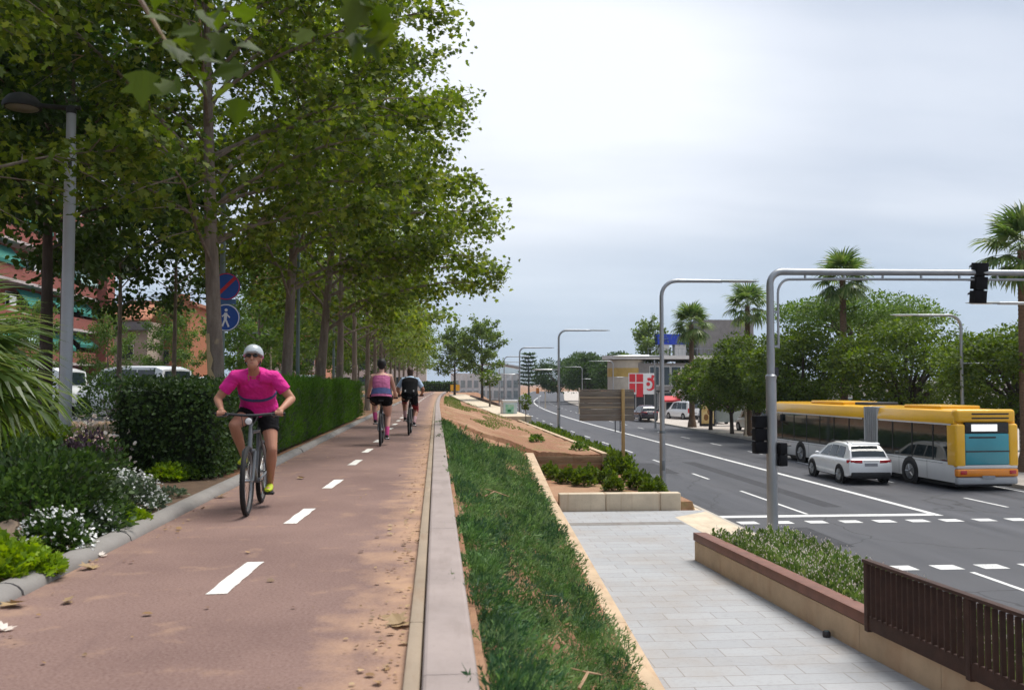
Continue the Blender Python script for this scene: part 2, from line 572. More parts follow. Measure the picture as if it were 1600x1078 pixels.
M['paint'] = worn_road_paint()
M['paint_worn'] = mat('worn_paint', (.72, .70, .65), .75, .2, 14, bump=.2, bscale=120)
M['conc_pink'] = concrete_mat('pinkish_concrete', (.31, .255, .235), (.22, .175, .155))
M['conc_sand'] = concrete_mat('sand_concrete', (.52, .385, .255), (.38, .23, .135))
M['conc_pale'] = concrete_mat('pale_concrete', (.58, .485, .36), (.42, .30, .20))
M['conc_grey'] = concrete_mat('grey_concrete', (.22, .205, .19), (.14, .115, .10))
M['kerbstone'] = concrete_mat('kerbstone', (.42, .385, .33), (.25, .2, .15))


def sheet(name, pts, m, kind='structure'):
    b = MB(); b.add(pts, [tuple(range(len(pts)))])
    return tag(b.build(name, m), kind=kind)


def ribbon(name, ys, x0, x1, z, m, kind='structure'):
    """flat strip between x0(y) and x1(y)"""
    b = MB(); vs = []; fs = []
    for y in ys:
        zz = z(y) if callable(z) else z
        vs += [(x0(y), y, zz), (x1(y), y, zz)]
    for i in range(len(ys) - 1): fs.append((2 * i, 2 * i + 1, 2 * i + 3, 2 * i + 2))
    b.add(vs, fs)
    return tag(b.build(name, m), kind=kind)


# ground: one sheet to the horizon
xs = [-6000, -1500, -400, -120, -50, -25, -14, -8, -5, -3.4, -2.0, -1, 0, .235] + [.25 + .1 * i for i in range(0, 80)] + [8.3, 9, 12, 18, 24, 40, 80, 140, 400, 1500, 6000]
ys = [-60, -20, -5] + [0 + 1.0 * i for i in range(0, 28)] + [28.05, 28.15] + [29 + i for i in range(9)] + [37.95, 38.05] + [39 + 1.5 * i for i in range(60)] + [135, 150, 170, 200, 260, 400, 900, 2500, 7000]
b = MB(); vs = []; fs = []
prng = np.random.default_rng(3)
for y in ys:
    for x in xs:
        z = ground_h(x, min(y, 200))
        if .5 < x < 6.5 and y < 130 and (y > 38 or x < kerb_xz(y)[0] - .3): z += .05 * math.sin(x * 2.1 + y * .7) * math.cos(y * .9 - x) + prng.uniform(-.02, .02)
        vs.append((x, y, z))
nx = len(xs)
for j in range(len(ys) - 1):
    for i in range(nx - 1): fs.append((j * nx + i, j * nx + i + 1, (j + 1) * nx + i + 1, (j + 1) * nx + i))
b.add(vs, fs, 0, True)
ground = tag(b.build('ground', M['soil']), kind='structure')

# cycle path, dashes
PX0, PX1 = -2.55, -.135


def pbend(y): return 0.0 if y < 45 else .00012 * (y - 45) ** 2


pys = [-6 + 3 * i for i in range(60)]
ribbon('cycle_path', pys, lambda y: PX0 + pbend(y), lambda y: PX1 + pbend(y), 0.0, M['path'])
dash = MB()
DC = [on_z(u, v, 0) for u, v in ((375, 901), (468, 806), (517, 756), (551, 722.5), (571, 704), (587.5, 689))]
dys = [d.y for d in DC] + [DC[-1].y + 2.95 * i for i in range(1, 40)] + [DC[0].y - 2.95]
for i, y in enumerate(dys):
    x = -1.335 + pbend(y)
    if y < 3.0: continue
    L = .52
    outline = []
    for s in (-1, 1):
        seq = [k / 5 for k in range(-5, 6)]
        for t in (seq if s < 0 else seq[::-1]):
            outline.append((x + s * .062 + rnd.uniform(-.006, .006) + t * .02, y + t * L + rnd.uniform(-.01, .01), .004))
    dash.add(outline, [tuple(range(len(outline)))])
tag(dash.build('path_markings', M['paint_worn']), kind='structure')

# left path kerb: rounded concrete edging
b = MB()
for k in range(0, 60):
    y0, y1 = -4 + 2.0 * k, -4 + 2.0 * (k + 1) - .006
    jit = rnd.uniform(-.012, .012)
    rings = []
    for y in (y0, y1):
        x = PX0 - .09 + pbend(y) + jit
        rings.append([Vector((x + .115 * math.cos(a), y, .0 + (.082 + jit * .3) * math.sin(a))) for a in [math.pi * q / 8 for q in range(9)]] + [Vector((x - .115, y, -.1)), Vector((x + .115, y, -.1))])
    b.loft(rings)
tag(b.build('path_kerb', M['conc_grey']), kind='structure')
# sand drift and edging strip on the right of the path
b = MB()
for k in range(0, 55):
    y0, y1 = -4 + 3.0 * k, -4 + 3.0 * (k + 1) - .008
    c = pbend(y0)
    b.box((PX1 + .034 + c, (y0 + y1) / 2, .0), (.072, y1 - y0, .09))
M['conc_tan'] = concrete_mat('tan_concrete', (.30, .235, .17), (.22, .14, .085))
tag(b.build('edging_kerb', M['conc_tan'], bevel=.012), kind='structure')

# long low wall right of the path (rounded cap)
wall = thing('parapet_wall', 'long low pinkish concrete wall running along the right edge of the cycle path', 'wall', (0, 0, 0))
b = MB()
prof = [(-.132, -.6), (-.132, .052), (-.125, .066), (-.112, .072), (.085, .072), (.10, .064), (.108, .045), (.108, -.6)]
for k in range(0, 40):
    y0, y1 = -4 + 4.0 * k, -4 + 4.0 * (k + 1) - .006
    rings = []
    for y in (y0, (y0 + y1) / 2, y1):
        xc = .075 + pbend(y)
        rings.append([Vector((xc + px, y, pz)) for px, pz in prof])
    b.loft(rings, smooth=False)
b.build('wall_body', M['conc_pink'], wall)

# road
rys = [-60, -30] + [0 + 10 * i for i in range(0, 24)] + [240 + 20 * i for i in range(14)]
RL, RR = 8.3, 22.3
ribbon('road', rys, lambda y: RL + off(y), lambda y: RR + off(y) * 1.05, ROAD_Z, M['asphalt'])
b = MB()
for side in (0, 1):
    for i in range(len(rys) - 1):
        rings = []
        for y in (rys[i], rys[i + 1] - .01):
            x = (RL - .18 + off(y)) if side == 0 else (RR + off(y) * 1.05)
            drop = 0
            rings.append([Vector((x, y, -2.9)), Vector((x, y, -2.56)), Vector((x + .18, y, -2.57)), Vector((x + .18, y, -2.9))])
        b.loft(rings, smooth=False)
tag(b.build('road_kerb', M['kerbstone']), kind='structure')
# right sidewalk
ribbon('sidewalk', rys, lambda y: RR + .18 + off(y) * 1.05, lambda y: RR + 7.5 + off(y) * 1.05, -2.566, M['sidewalk'])
ribbon('car_park', [20, 60, 100, 140, 180], lambda y: RR + 7.5 + off(y) * 1.05, lambda y: RR + 40 + off(y), -2.60, M['sand_path'] if False else M['sidewalk'])
# markings of the road
b = MB(); ZM = ROAD_Z + .004


def mark(x0, x1, y0, y1):
    n = max(1, int((y1 - y0) / 10))
    for i in range(n):
        a, c = y0 + (y1 - y0) * i / n, y0 + (y1 - y0) * (i + 1) / n
        oa, oc = off(a), off(c)
        b.quad((x0 + oa, a, ZM), (x1 + oa, a, ZM), (x1 + oc, c, ZM), (x0 + oc, c, ZM))


SX = 15.35
mark(SX - .17, SX + .07, 27.3, 330)                       # solid line between the two directions
b.quad((8.45, 27.35, ZM), (SX - .19, 27.35, ZM), (SX - .19, 27.8, ZM), (8.45, 27.8, ZM))   # stop line
for i in range(14):                                      # two rows of crossing squares
    for yy in (26.1, 19.4):
        x = 8.70 + i * 1.02
        if yy < 24: x += .12
        b.quad((x, yy, ZM), (x + .56, yy, ZM), (x + .56, yy + .5, ZM), (x, yy + .5, ZM))
LX = 11.45
mark(LX - .12, LX, 27.95, 34.2)
for k in range(20):
    mark(LX - .06, LX + .06, 38.5 + k * 7.6, 41.0 + k * 7.6)
mark(LX - .12, LX, 13.0, 19.1); mark(LX - .06, LX + .06, 4, 9)
for k in range(24):
    mark(18.55 - .06, 18.55 + .06, 29.0 + k * 7.6, 31.5 + k * 7.6)
mark(21.75, 21.85, 24, 60)
tag(b.build('road_markings', M['paint']), kind='structure')
b = MB()
for x0, x1, y0, y1 in ((9.2, 10.3, 22.3, 25.4), (12.6, 13.2, 29.5, 47.0), (16.4, 17.9, 20.6, 23.2), (9.0, 10.9, 41, 46.5), (19.0, 20.2, 24, 29)):
    b.quad((x0, y0, ROAD_Z + .002), (x1, y0, ROAD_Z + .002), (x1 + .05, y1, ROAD_Z + .002), (x0 - .03, y1, ROAD_Z + .002))
tag(b.build('road_patch', mat('patch_asphalt', (.038, .038, .043), .85, .3, 4, bump=.3)), kind='structure')

# plaza paving between slope and ramp wall
b = MB()
pl = [(kerb_xz(y)[0] - .05, y, PAVE_Z) for y in (0, 4, 8, 11, 16, 20, 24, 28.0)]
pr = [(8.1, 28.0, PAVE_Z), (8.1, 20.2, PAVE_Z), (5.75, 20.2, PAVE_Z), (5.95, 17, PAVE_Z), (6.2, 12.7, PAVE_Z), (6.5, 9, PAVE_Z), (7.2, 0, PAVE_Z)]
sheet('plaza_pavement', pl + pr, M['pavers'])
sheet('dropped_kerb', [(6.9, 20.6, PAVE_Z + .004), (8.14, 20.6, PAVE_Z + .004), (8.14, 27.7, PAVE_Z + .004), (6.9, 26.6, PAVE_Z + .004)], M['conc_pale'])
b = MB()
for i in range(16):
    x0 = 3.5 + i * .165
b.quad((3.45, 25.25, PAVE_Z + .004), (6.85, 25.25, PAVE_Z + .004), (6.85, 25.75, PAVE_Z + .004), (3.47, 25.75, PAVE_Z + .004))
tag(b.build('paving_strip', M['conc_grey']), kind='structure')
# left footpath behind the flower bed, and the street behind
sheet('footpath', [(-60, 13.6, -.012), (-5.1, 13.6, -.012), (-4.75, 20, -.012), (-4.75, 34, -.012), (-60, 34, -.012)], M['sand_path'])
sheet('side_street', [(-70, 34.2, -.02), (-8.5, 34.2, -.02), (-7.0, 120, -.02), (-70, 120, -.02)], M['asphalt'])
# hills at the horizon
b = MB()
hx = np.linspace(-2600, 4200, 150)
hn = np.random.default_rng(5)
ph = hn.uniform(0, 6.3, 6)
rings = []
for yy, k in ((5200, 0.0), (5600, .55), (6000, 1.0), (6500, .6), (7000, 0)):
    ring = []
    for x in hx:
        hgt = 105 + 60 * math.sin(x / 520 + ph[0]) + 36 * math.sin(x / 230 + ph[1]) + 18 * math.sin(x / 90 + ph[2]) + 8 * math.sin(x / 40 + ph[3])
        env = math.exp(-((x - 900) / 1300) ** 2) + .25
        ring.append(Vector((x, yy + 60 * math.sin(x / 300), -4 + max(5, hgt) * env * .80 * k)))
    rings.append(ring)
b.loft(rings, cap=False, closed=False)
M['hill'] = mat('hill_scrub', (.055, .075, .05), .95, .35, .004)
tag(b.build('hills', M['hill']), kind='structure')
# ------------------------------------------------------------------ plants
M['bark'] = None


def bark_mat(name, a, b_, pale):
    m, nt, nd, lk, bs = _new(name)
    vec = _coord(nd, lk); vs = _coord(nd, lk, (5, 5, .9))
    n1 = _noise(nd, lk, vs, 1.6, 6, .65); n2 = _noise(nd, lk, vec, 1.7, 3, .5); n3 = _noise(nd, lk, vec, 22, 4, .7)
    c = _mix(nd, lk, _ramp(nd, lk, n1, .35, .65), a, b_)
    c = _mix(nd, lk, _ramp(nd, lk, n2, .62, .66, 0, .8), c, pale)
    c = _mix(nd, lk, _ramp(nd, lk, n3, .58, .72, 0, .5), c, tuple(x * .5 for x in a))
    lk.new(c, bs.inputs['Base Color']); bs.inputs['Roughness'].default_value = .9
    _bump(nd, lk, n1, .7, .04, bs)
    return m


M['bark'] = bark_mat('plane_bark', (.13, .10, .078), (.24, .195, .155), (.42, .33, .19))
M['bark_dark'] = bark_mat('dark_bark', (.035, .026, .02), (.075, .057, .044), (.10, .08, .06))
M['bark_palm'] = mat('palm_bark', (.13, .085, .055), .95, .4, 5, stretch=(1, 1, 6), bump=.8, bscale=8)
M['leaf_plane'] = leaf_mat('plane_leaf', [(.045, .082, .010), (.085, .138, .016), (.13, .19, .024), (.21, .25, .045)], .5)
M['leaf_bough'] = leaf_mat('bough_leaf', [(.045, .085, .008), (.07, .12, .012), (.10, .15, .016)], .45)
M['leaf_dark'] = leaf_mat('dark_leaf', [(.022, .050, .010), (.038, .080, .014), (.062, .12, .02)], .36)
M['leaf_mid'] = leaf_mat('broad_leaf', [(.045, .085, .010), (.085, .140, .016), (.135, .195, .026)], .42)
M['leaf_light'] = leaf_mat('light_leaf', [(.06, .12, .02), (.10, .18, .03), (.15, .22, .045)], .4)
M['leaf_far'] = leaf_mat('far_leaf', [(.075, .125, .025), (.12, .185, .04), (.18, .245, .06)], .45)
M['leaf_palm'] = leaf_mat('palm_leaf', [(.05, .10, .02), (.10, .17, .035), (.20, .25, .08)], .4, spec=.6, rough=.4)
M['leaf_cover'] = leaf_mat('cover_leaf', [(.028, .075, .020), (.052, .122, .030), (.09, .18, .048), (.15, .25, .085)], .36, patch=1.9, amp=.55)
M['leaf_lime'] = leaf_mat('lime_leaf', [(.12, .22, .012), (.20, .32, .018), (.30, .42, .03)], .35)
M['leaf_hedge'] = leaf_mat('hedge_leaf', [(.018, .042, .010), (.036, .074, .016), (.065, .115, .026)], .3)
M['leaf_conifer'] = leaf_mat('conifer_leaf', [(.03, .085, .008), (.06, .15, .012), (.105, .225, .02)], .38, amp=.5)
M['leaf_purple'] = leaf_mat('purple_leaf', [(.03, .018, .028), (.06, .035, .05), (.10, .07, .09)], .25)
M['leaf_grey'] = leaf_mat('grey_leaf', [(.06, .10, .05), (.10, .14, .08), (.15, .19, .12)], .3)
M['petal_white'] = leaf_mat('white_petal', [(.60, .62, .60), (.75, .77, .76), (.82, .82, .80)], .2)
M['petal_cream'] = leaf_mat('cream_petal', [(.62, .50, .42), (.75, .66, .58), (.8, .74, .68)], .2)
M['petal_pink'] = leaf_mat('pink_petal', [(.55, .30, .30), (.7, .45, .42), (.75, .6, .55)], .2)
M['petal_blue'] = leaf_mat('blue_petal', [(.04, .04, .35), (.08, .06, .5)], .2)
M['petal_orange'] = leaf_mat('orange_blossom', [(.65, .22, .04), (.8, .35, .1)], .2)
M['dead_leaf'] = leaf_mat('dead_leaf', [(.16, .09, .04), (.30, .18, .08), (.42, .30, .16), (.2, .12, .07)], .1)
M['core'] = mat('twig_core', (.012, .02, .008), .95, .3, 6)
M['earth'] = mat('garden_earth', (.10, .062, .038), .95, .35, 7, bump=.6, bscale=30)


def plane_tree_mesh(seed, H, r0, base, Rr, nl, ntw, nleaf, lsize, lean=(0, 0), tpl=LOBED, leafm='leaf_plane', barkm='bark', extra=(), top=.42, flat=1.0, spread=.20, twigs=True, droop=.5):
    """returns (trunk object, crown object), unparented"""
    rg = np.random.default_rng(seed); pr = random.Random(seed)
    tb = MB()
    npt = 9

    def trunk_pt(z):
        t = z / H
        return Vector((lean[0] * t + .10 * math.sin(3 * t + seed) * t, lean[1] * t + .10 * math.cos(2.3 * t + seed * 2) * t, z))
    zs = [-.15, .0, .25] + [H * k / npt for k in range(1, npt + 1)]
    tb.tube([trunk_pt(z) if z > 0 else Vector((0, 0, z)) for z in zs], [r0 * 1.35, r0 * 1.25, r0 * 1.06] + [max(.02, r0 * (1 - .93 * (k / npt) ** 1.15)) for k in range(1, npt + 1)], 10)
    P0, P1 = [], []
    limbs = []
    for i in range(nl):
        t = (i + .4) / nl
        z0 = base + (H * .95 - base) * t ** .95
        az = i * 2.399 + pr.uniform(-.4, .4) + seed
        prof = (.75 + .25 * min(1, t / .22)) * (1 - (1 - top) * max(0, (t - .3) / .7) ** 1.6)
        limbs.append((z0, az, Rr * prof * pr.uniform(.78, 1.12), (12 + 50 * t * flat + pr.uniform(-8, 10)), droop))
    for e in extra: limbs.append(e)
    for z0, az, L, el, dr in limbs:
        p = trunk_pt(min(z0, H * .96)); ns = 7
        pts = [p.copy()]; el0 = R(el) + .28
        for k in range(ns):
            e = el0 - dr * 1.15 * (k / ns)
            a = az + pr.uniform(-.16, .16)
            p = p + Vector((math.cos(a) * math.cos(e), math.sin(a) * math.cos(e), math.sin(e))) * (L / ns)
            pts.append(p.copy())
        rl = max(.018, r0 * .42 * (1 - .7 * z0 / H) * (L / Rr) ** .7)
        tb.tube(pts, [rl * (1 - .86 * k / ns) for k in range(ns + 1)], 6)
        nt_ = max(4, int(ntw * L / Rr))
        for q in range(nt_):
            s = .22 + .78 * (q + pr.random()) / nt_
            k = min(ns - 1, int(s * ns)); f = s * ns - k
            o = pts[k].lerp(pts[k + 1], f)
            d = (pts[k + 1] - pts[k]).normalized()
            side = pr.choice((-1, 1))
            dv = Matrix.Rotation(side * pr.uniform(.5, 1.35), 3, 'Z') @ d
            dv.z = pr.uniform(-.45, .65)
            dv.normalize()
            l = pr.uniform(.45, 1.0) * (.55 + .22 * Rr) * (1.15 - .55 * s)
            e = o + dv * l + Vector((0, 0, -.10 * l))
            P0.append(o); P1.append(e)
        P0.append(pts[-2]); P1.append(pts[-1] + (pts[-1] - pts[-2]).normalized() * .25)
    if twigs:
        for a, c in zip(P0, P1):
            mid = a.lerp(c, .55) + Vector((0, 0, .05))
            tb.tube([a, mid, c], [.014, .009, .003], 3, cap=False)
    trunk = tb.build('trunk', M[barkm])
    P0 = np.array(P0); P1 = np.array(P1)
    n = len(P0)
    idx = np.repeat(np.arange(n), nleaf)
    t = rg.beta(1.7, 1.1, len(idx))
    pos = P0[idx] + (P1 - P0)[idx] * t[:, None] + rg.normal(0, spread, (len(idx), 3)) * np.array([1, 1, .8])
    td = unit((P1 - P0)[idx])
    D = unit(td * .55 + rg.normal(0, .6, (len(idx), 3)) + np.array([0, 0, -.35]))
    N = unit(np.array([0, 0, 1.0]) + rg.normal(0, .55, (len(idx), 3)))
    sz = lsize * rg.uniform(.6, 1.25, len(idx))
    crown = scatter('crown', pos, D, N, sz, tpl, M[leafm])
    return trunk, crown


def tree(name, label, cat, loc, parts, rz=0, group=None, scale=1.0):
    t = thing(name, label, cat, loc, rz, group, scale)
    for p in parts: p.parent = t
    return t


G_PLANE = 'plane trees along the cycle path'
TX = -3.95
# limbs of the front trees that reach out over the path: (height, azimuth, length, elevation deg, droop)
v1 = plane_tree_mesh(11, 11.5, .155, 3.3, 4.9, 26, 16, 58, .125, lean=(-.55, .1),
                     extra=[(3.9, .0, 3.2, 2, .2), (5.4, .25, 4.4, 14, .55), (6.4, -.15, 4.5, 18, .5), (7.6, .2, 4.6, 24, .5), (8.8, -.2, 4.4, 28, .4), (9.6, .3, 4.4, 30, .3), (4.5, .5, 4.2, 8, .5)])
b = MB(); rings = []
for k in range(9):
    z = .95 + 1.25 * k / 8; cx_, cy_0 = -.55 * z / 11.5 + .10 * math.sin(3 * z / 11.5 + 11) * z / 11.5, .1 * z / 11.5 + .10 * math.cos(2.3 * z / 11.5 + 22) * z / 11.5
    rr = .155 * (1.0 - .93 * (z / 11.5) ** 1.15) + .012
    a0, a1 = R(-168 + 16 * math.sin(k * 1.9)), R(-92 - 26 * (k / 8) ** 2 + 12 * math.sin(k * 2.7))
    rings.append([Vector((cx_ + rr * math.cos(a0 + (a1 - a0) * q / 6), cy_0 + rr * math.sin(a0 + (a1 - a0) * q / 6), z)) for q in range(7)])
b.loft(rings, closed=False, cap=False)
peel = b.build('bare_bark_patch', mat('bare_bark', (.46, .35, .19), .85, .14, 3, bump=.3, bscale=9), None)
v1 = (*v1, peel)
t1 = tree('plane_tree', 'plane tree with pale peeling bark low on its trunk, just behind the dark hedge', 'tree', (TX + .10, 17, 0), v1, 0, G_PLANE)
v2 = plane_tree_mesh(23, 11.0, .15, 3.2, 4.3, 24, 16, 54, .125, lean=(.5, .3),
                     extra=[(3.6, .1, 4.6, 10, .5), (4.5, -.2, 4.9, 12, .6), (5.4, .35, 4.7, 14, .5), (6.8, .0, 4.3, 20, .5), (8.0, .3, 4.0, 26, .4), (9.2, -.1, 4.0, 32, .4)])
t2 = tree('plane_tree', 'dark trunked plane tree rising behind the start of the bright green hedge', 'tree', (TX + .25, 23, 0), v2, 0, G_PLANE)
v3 = plane_tree_mesh(37, 11.0, .16, 3.0, 4.4, 22, 15, 44, .135, lean=(.75, -.2),
                     extra=[(2.9, .15, 5.7, 22, .75), (4.0, .2, 5.6, 8, .5), (4.8, -.1, 5.3, 12, .5), (6.0, .25, 4.8, 16, .4), (7.4, .0, 4.4, 24, .4)])
t3 = tree('plane_tree', 'leaning plane tree with one long low limb bowing out over the cycle path', 'tree', (TX + .3, 29, 0), v3, 0, G_PLANE)
v4 = plane_tree_mesh(51, 10.5, .15, 2.9, 4.7, 22, 13, 30, .17, tpl=OVAL, twigs=False,
                     extra=[(4.0, .1, 5.2, 10, .5), (5.4, -.2, 5.0, 16, .5), (7.0, .2, 4.6, 24, .4)])
t4 = tree('plane_tree', 'straight dark plane tree behind the far half of the bright hedge', 'tree', (TX + .35, 35, 0), v4, 0, G_PLANE)
v5 = plane_tree_mesh(67, 10.0, .14, 2.6, 5.0, 20, 10, 20, .24, tpl=OVAL, twigs=False, leafm='leaf_far')
t5 = tree('plane_tree', 'plane tree just past the end of the bright green hedge', 'tree', (TX + .4, 41, 0), v5, 0, G_PLANE)
far_l = ['second plane tree past the end of the bright hedge', 'third plane tree past the end of the bright hedge', 'fourth plane tree past the end of the bright hedge',
         'fifth plane tree past the end of the bright hedge']
for i, y in enumerate([47, 53, 59, 65, 71, 78, 85, 93, 102, 112, 124, 138]):
    lab = far_l[i] if i < 4 else 'small far plane tree in the merged green row along the path'
    dup(t5 if i % 2 else t4, (TX + .5 + pbend(y) - (.5 if y > 60 else 0), y, 0), rnd.uniform(0, 6.28), lab, G_PLANE, (.92, .92, rnd.uniform(.86, .98)))
# a plane tree whose trunk stands left of the frame and whose boughs fill the top left corner
t0 = dup(t1, (-7.4, 12.8, .0), 2.2, 'plane tree out of frame whose boughs fill the upper left corner', G_PLANE, 1.0)
# plane bough close overhead: large leaves hanging into the top of the picture
nb = thing('plane_tree', 'nearest plane tree, its large pale green leaves hanging in at the top edge', 'tree', (-4.3, 1.6, 0), 0, G_PLANE)
b = MB()
b.tube([(0, 0, -.1), (0, 0, .3), (.05, 0, 2.5), (.1, .1, 5), (.1, .1, 8)], [.2, .17, .15, .12, .05], 10)
b.tube([(.07, .03, 3.0), (1.2, .7, 3.3), (2.4, 1.3, 3.1), (3.2, 1.65, 2.75), (3.35, 1.7, 2.5)], [.06, .04, .025, .012, .005], 6)
b.tube([(2.4, 1.3, 3.1), (3.2, 1.4, 3.1), (3.9, 1.6, 2.85), (4.05, 1.6, 2.65)], [.02, .014, .009, .004], 5)
b.tube([(.1, .1, 5), (1.5, .8, 5.8), (2.6, 1.6, 6.0)], [.06, .04, .02], 6)
b.build('trunk', M['bark'], nb)
rg = np.random.default_rng(8)
ends = []
for u, v, Y, n, sp in ((315, 92, 3.0, 22, .085), (280, 50, 3.0, 8, .06), (575, 8, 2.9, 12, .065), (585, 45, 2.9, 5, .045), (420, -60, 3.0, 8, .14)):
    p = on_y(u, v, Y)
    for _ in range(n): ends.append((p.x + 4.3 + rg.normal(0, sp), p.y - 1.6 + rg.normal(0, sp), p.z + rg.normal(0, sp * .7)))
ends = np.array(ends); n = len(ends)
scatter('crown', ends, unit(rg.normal(0, .6, (n, 3)) + np.array([.1, -.1, -.75])), unit(np.array([.1, -.5, .9]) + rg.normal(0, .4, (n, 3))), .105 * rg.uniform(.6, 1.15, n), LOBED, M['leaf_bough'], nb)

# second rows on the left, between path and street
G_LEFT = 'trees of the garden left of the path'
d1 = plane_tree_mesh(71, 9.5, .15, 3.9, 4.2, 20, 14, 34, .17, tpl=OVAL, leafm='leaf_dark', barkm='bark_dark', twigs=False)
tree('garden_tree', 'dark tree with a stout trunk standing left of the grey lamp post', 'tree', (-8.1, 20.0, 0), d1, 0, G_LEFT)
d2 = plane_tree_mesh(83, 9.0, .085, 3.5, 3.9, 20, 13, 40, .17, tpl=OVAL, leafm='leaf_dark', barkm='bark', twigs=False)
s2 = tree('garden_tree', 'slender pale stemmed tree standing in front of the parked white vans', 'tree', (-9.6, 29.0, 0), d2, 0, G_LEFT)
dup(s2, (-8.4, 30.5, 0), 2.0, 'second slender tree, between the vans and the peeling plane trunk', G_LEFT, (1, 1, .95))
dup(s2, (-9.6, 24.8, 0), 4.0, 'slender dark tree standing just right of the grey lamp post', G_LEFT, (1, 1, 1.1))
dup(s2, (-12.0, 22.0, 0), 1.0, 'slim garden tree whose crown darkens the left edge above the red apartments', G_LEFT, (1.15, 1.15, 1.1))
dup(s2, (-7.6, 19.8, 0), 3.0, 'slim tree with a high crown filling in behind the lamp arm', G_LEFT, (1.0, 1.0, 1.2))
# street trees further back, yellower
G_STREET = 'street trees by the side street'
e1 = plane_tree_mesh(91, 7.5, .10, 1.7, 3.0, 20, 12, 34, .17, tpl=OVAL, leafm='leaf_light', twigs=False)
st = tree('street_tree', 'yellow green street tree seen right of the blue round signs', 'tree', (-8.2, 44.0, 0), e1, 0, G_STREET)
for i, (x, y, sc, lab) in enumerate([(-8.0, 52, 1.0, 'yellow green street tree between the two front plane trunks'), (-7.6, 60, 1.0, 'yellow green street tree behind the leaning plane trunk'),
                                     (-7.4, 70, 1.0, 'yellow green street tree farther along behind the bright hedge'), (-7.0, 84, 1.0, 'small yellow green street tree near the far end of the street'),
                                     (-16.0, 58, .75, 'small round street tree in front of the orange building'), (-20.5, 60, .72, 'small round street tree left of the orange building'),
                                     (-26.0, 62, .8, 'bushy street tree below the green awnings'), (-13.0, 62, .8, 'small street tree just left of the peeling plane trunk'), (-11.5, 72, 1.05, 'yellow green street tree in front of the salmon tower'), (-10.0, 96, 1.15, 'far street tree closing the view between the plane trunks'), (-15.5, 84, 1.1, 'street tree right of the orange house')]):
    dup(st, (x, y, 0), i * 1.3, lab, G_STREET, sc)


# ------------------------------------------------------------------ right side trees and palms
def bushy_tree(seed, H, Rr, base, trunk_r, nstem, nclump, nleaf, lsize, leafm, zs=.62, barkm='bark_dark', flowers=None):
    """low forked tree with a dense rounded crown made of many leaf clumps"""
    rg = np.random.default_rng(seed); pr = random.Random(seed)
    tb = MB()
    tb.tube([(0, 0, -.1), (0, 0, .2), (.05, 0, base * .75)], [trunk_r * 1.3, trunk_r * 1.05, trunk_r * .9], 9)
    C = []
    H2 = H - .24 * Rr * zs; cz = base + (H2 - base) * .5; rz = (H2 - base) * .5
    while len(C) < nclump:
        q = unit(rg.normal(0, 1, 3)) * rg.uniform(.55, 1.0) ** .5
        c = np.array([q[0] * Rr, q[1] * Rr, cz + q[2] * rz])
        if c[2] < base + .1 * abs(q[0]): continue
        C.append(c)
    C = np.array(C)
    for i in range(nstem):
        c = C[i % len(C)]
        mid = Vector((c[0] * .35, c[1] * .35, base + (c[2] - base) * .45))
        m2 = Vector((c[0] * .7, c[1] * .7, base + (c[2] - base) * .8))
        tb.tube([(.05, 0, base * .7), mid, m2, c], [trunk_r * .6, trunk_r * .42, trunk_r * .25, .015], 6)
    trunk = tb.build('trunk', M[barkm])
    idx = np.repeat(np.arange(len(C)), nleaf)
    cr = Rr * rg.uniform(.20, .34, len(C))
    u = unit(rg.normal(0, 1, (len(idx), 3)))
    rad = cr[idx] * rg.uniform(.5, 1.05, len(idx)) ** .6
    pos = C[idx] + u * rad[:, None] * np.array([1.1, 1.1, zs])
    D = unit(u * .7 + rg.normal(0, .6, (len(idx), 3)) + np.array([0, 0, .1]))
    N = unit(np.array([0, 0, 1.0]) + u * .5 + rg.normal(0, .45, (len(idx), 3)))
    mats = [M[leafm]]; mi = None
    if flowers:
        mats.append(M[flowers]); mi = (rg.random(len(idx)) < .02).astype(int)
    crown = scatter('crown', pos, D, N, lsize * rg.uniform(.6, 1.3, len(idx)), OVAL, mats, None, mi)
    return trunk, crown


G_RIGHT = 'leafy trees on the right sidewalk'
b1 = bushy_tree(5, 6.4, 2.9, 2.1, .16, 16, 70, 190, .19, 'leaf_mid', flowers='petal_pink')
rt = tree('sidewalk_tree', 'small forked tree with pink blossom between the two left palms', 'tree', (23.1, 77.0, -2.56), b1, 0, G_RIGHT)
dup(rt, (23.0, 71.0, -2.56), 2.5, 'small tree with a forked trunk in front of the pale parked van', G_RIGHT, (.95, .95, .97))
b2 = bushy_tree(9, 7.9, 3.3, 2.2, .2, 18, 90, 210, .19, 'leaf_mid')
rt2 = tree('sidewalk_tree', 'dense dark green tree above the front half of the bus', 'tree', (23.2, 57.5, -2.56), b2, 0, G_RIGHT)
dup(rt2, (23.2, 65.5, -2.56), 2.1, 'dense green tree partly hidden by the traffic light pole', G_RIGHT, (.98, .98, 1.0))
b3 = bushy_tree(15, 7.7, 3.9, 2.4, .22, 22, 100, 210, .18, 'leaf_mid', zs=.5)
rt3 = tree('sidewalk_tree', 'broad green tree with several dark stems behind the rear of the bus', 'tree', (26.5, 50.5, -2.56), b3, 0, G_RIGHT)
dup(rt3, (28.2, 42.5, -2.56), 2.2, 'green tree at the right edge behind the right hand street lamp', G_RIGHT, (.95, .95, .9))
dup(rt3, (32.0, 44.5, -2.56), 4.0, 'green tree cut by the right edge beside the tall palm', G_RIGHT, (.95, .95, .95))
# umbrella crowned tree
b4 = bushy_tree(21, 9.9, 5.2, 7.4, .2, 16, 90, 170, .17, 'leaf_light', zs=.32)
tree('umbrella_tree', 'tall light green tree with a flat spreading crown behind the middle palm', 'tree', (27.4, 59.0, -2.56), b4, 0, G_RIGHT)
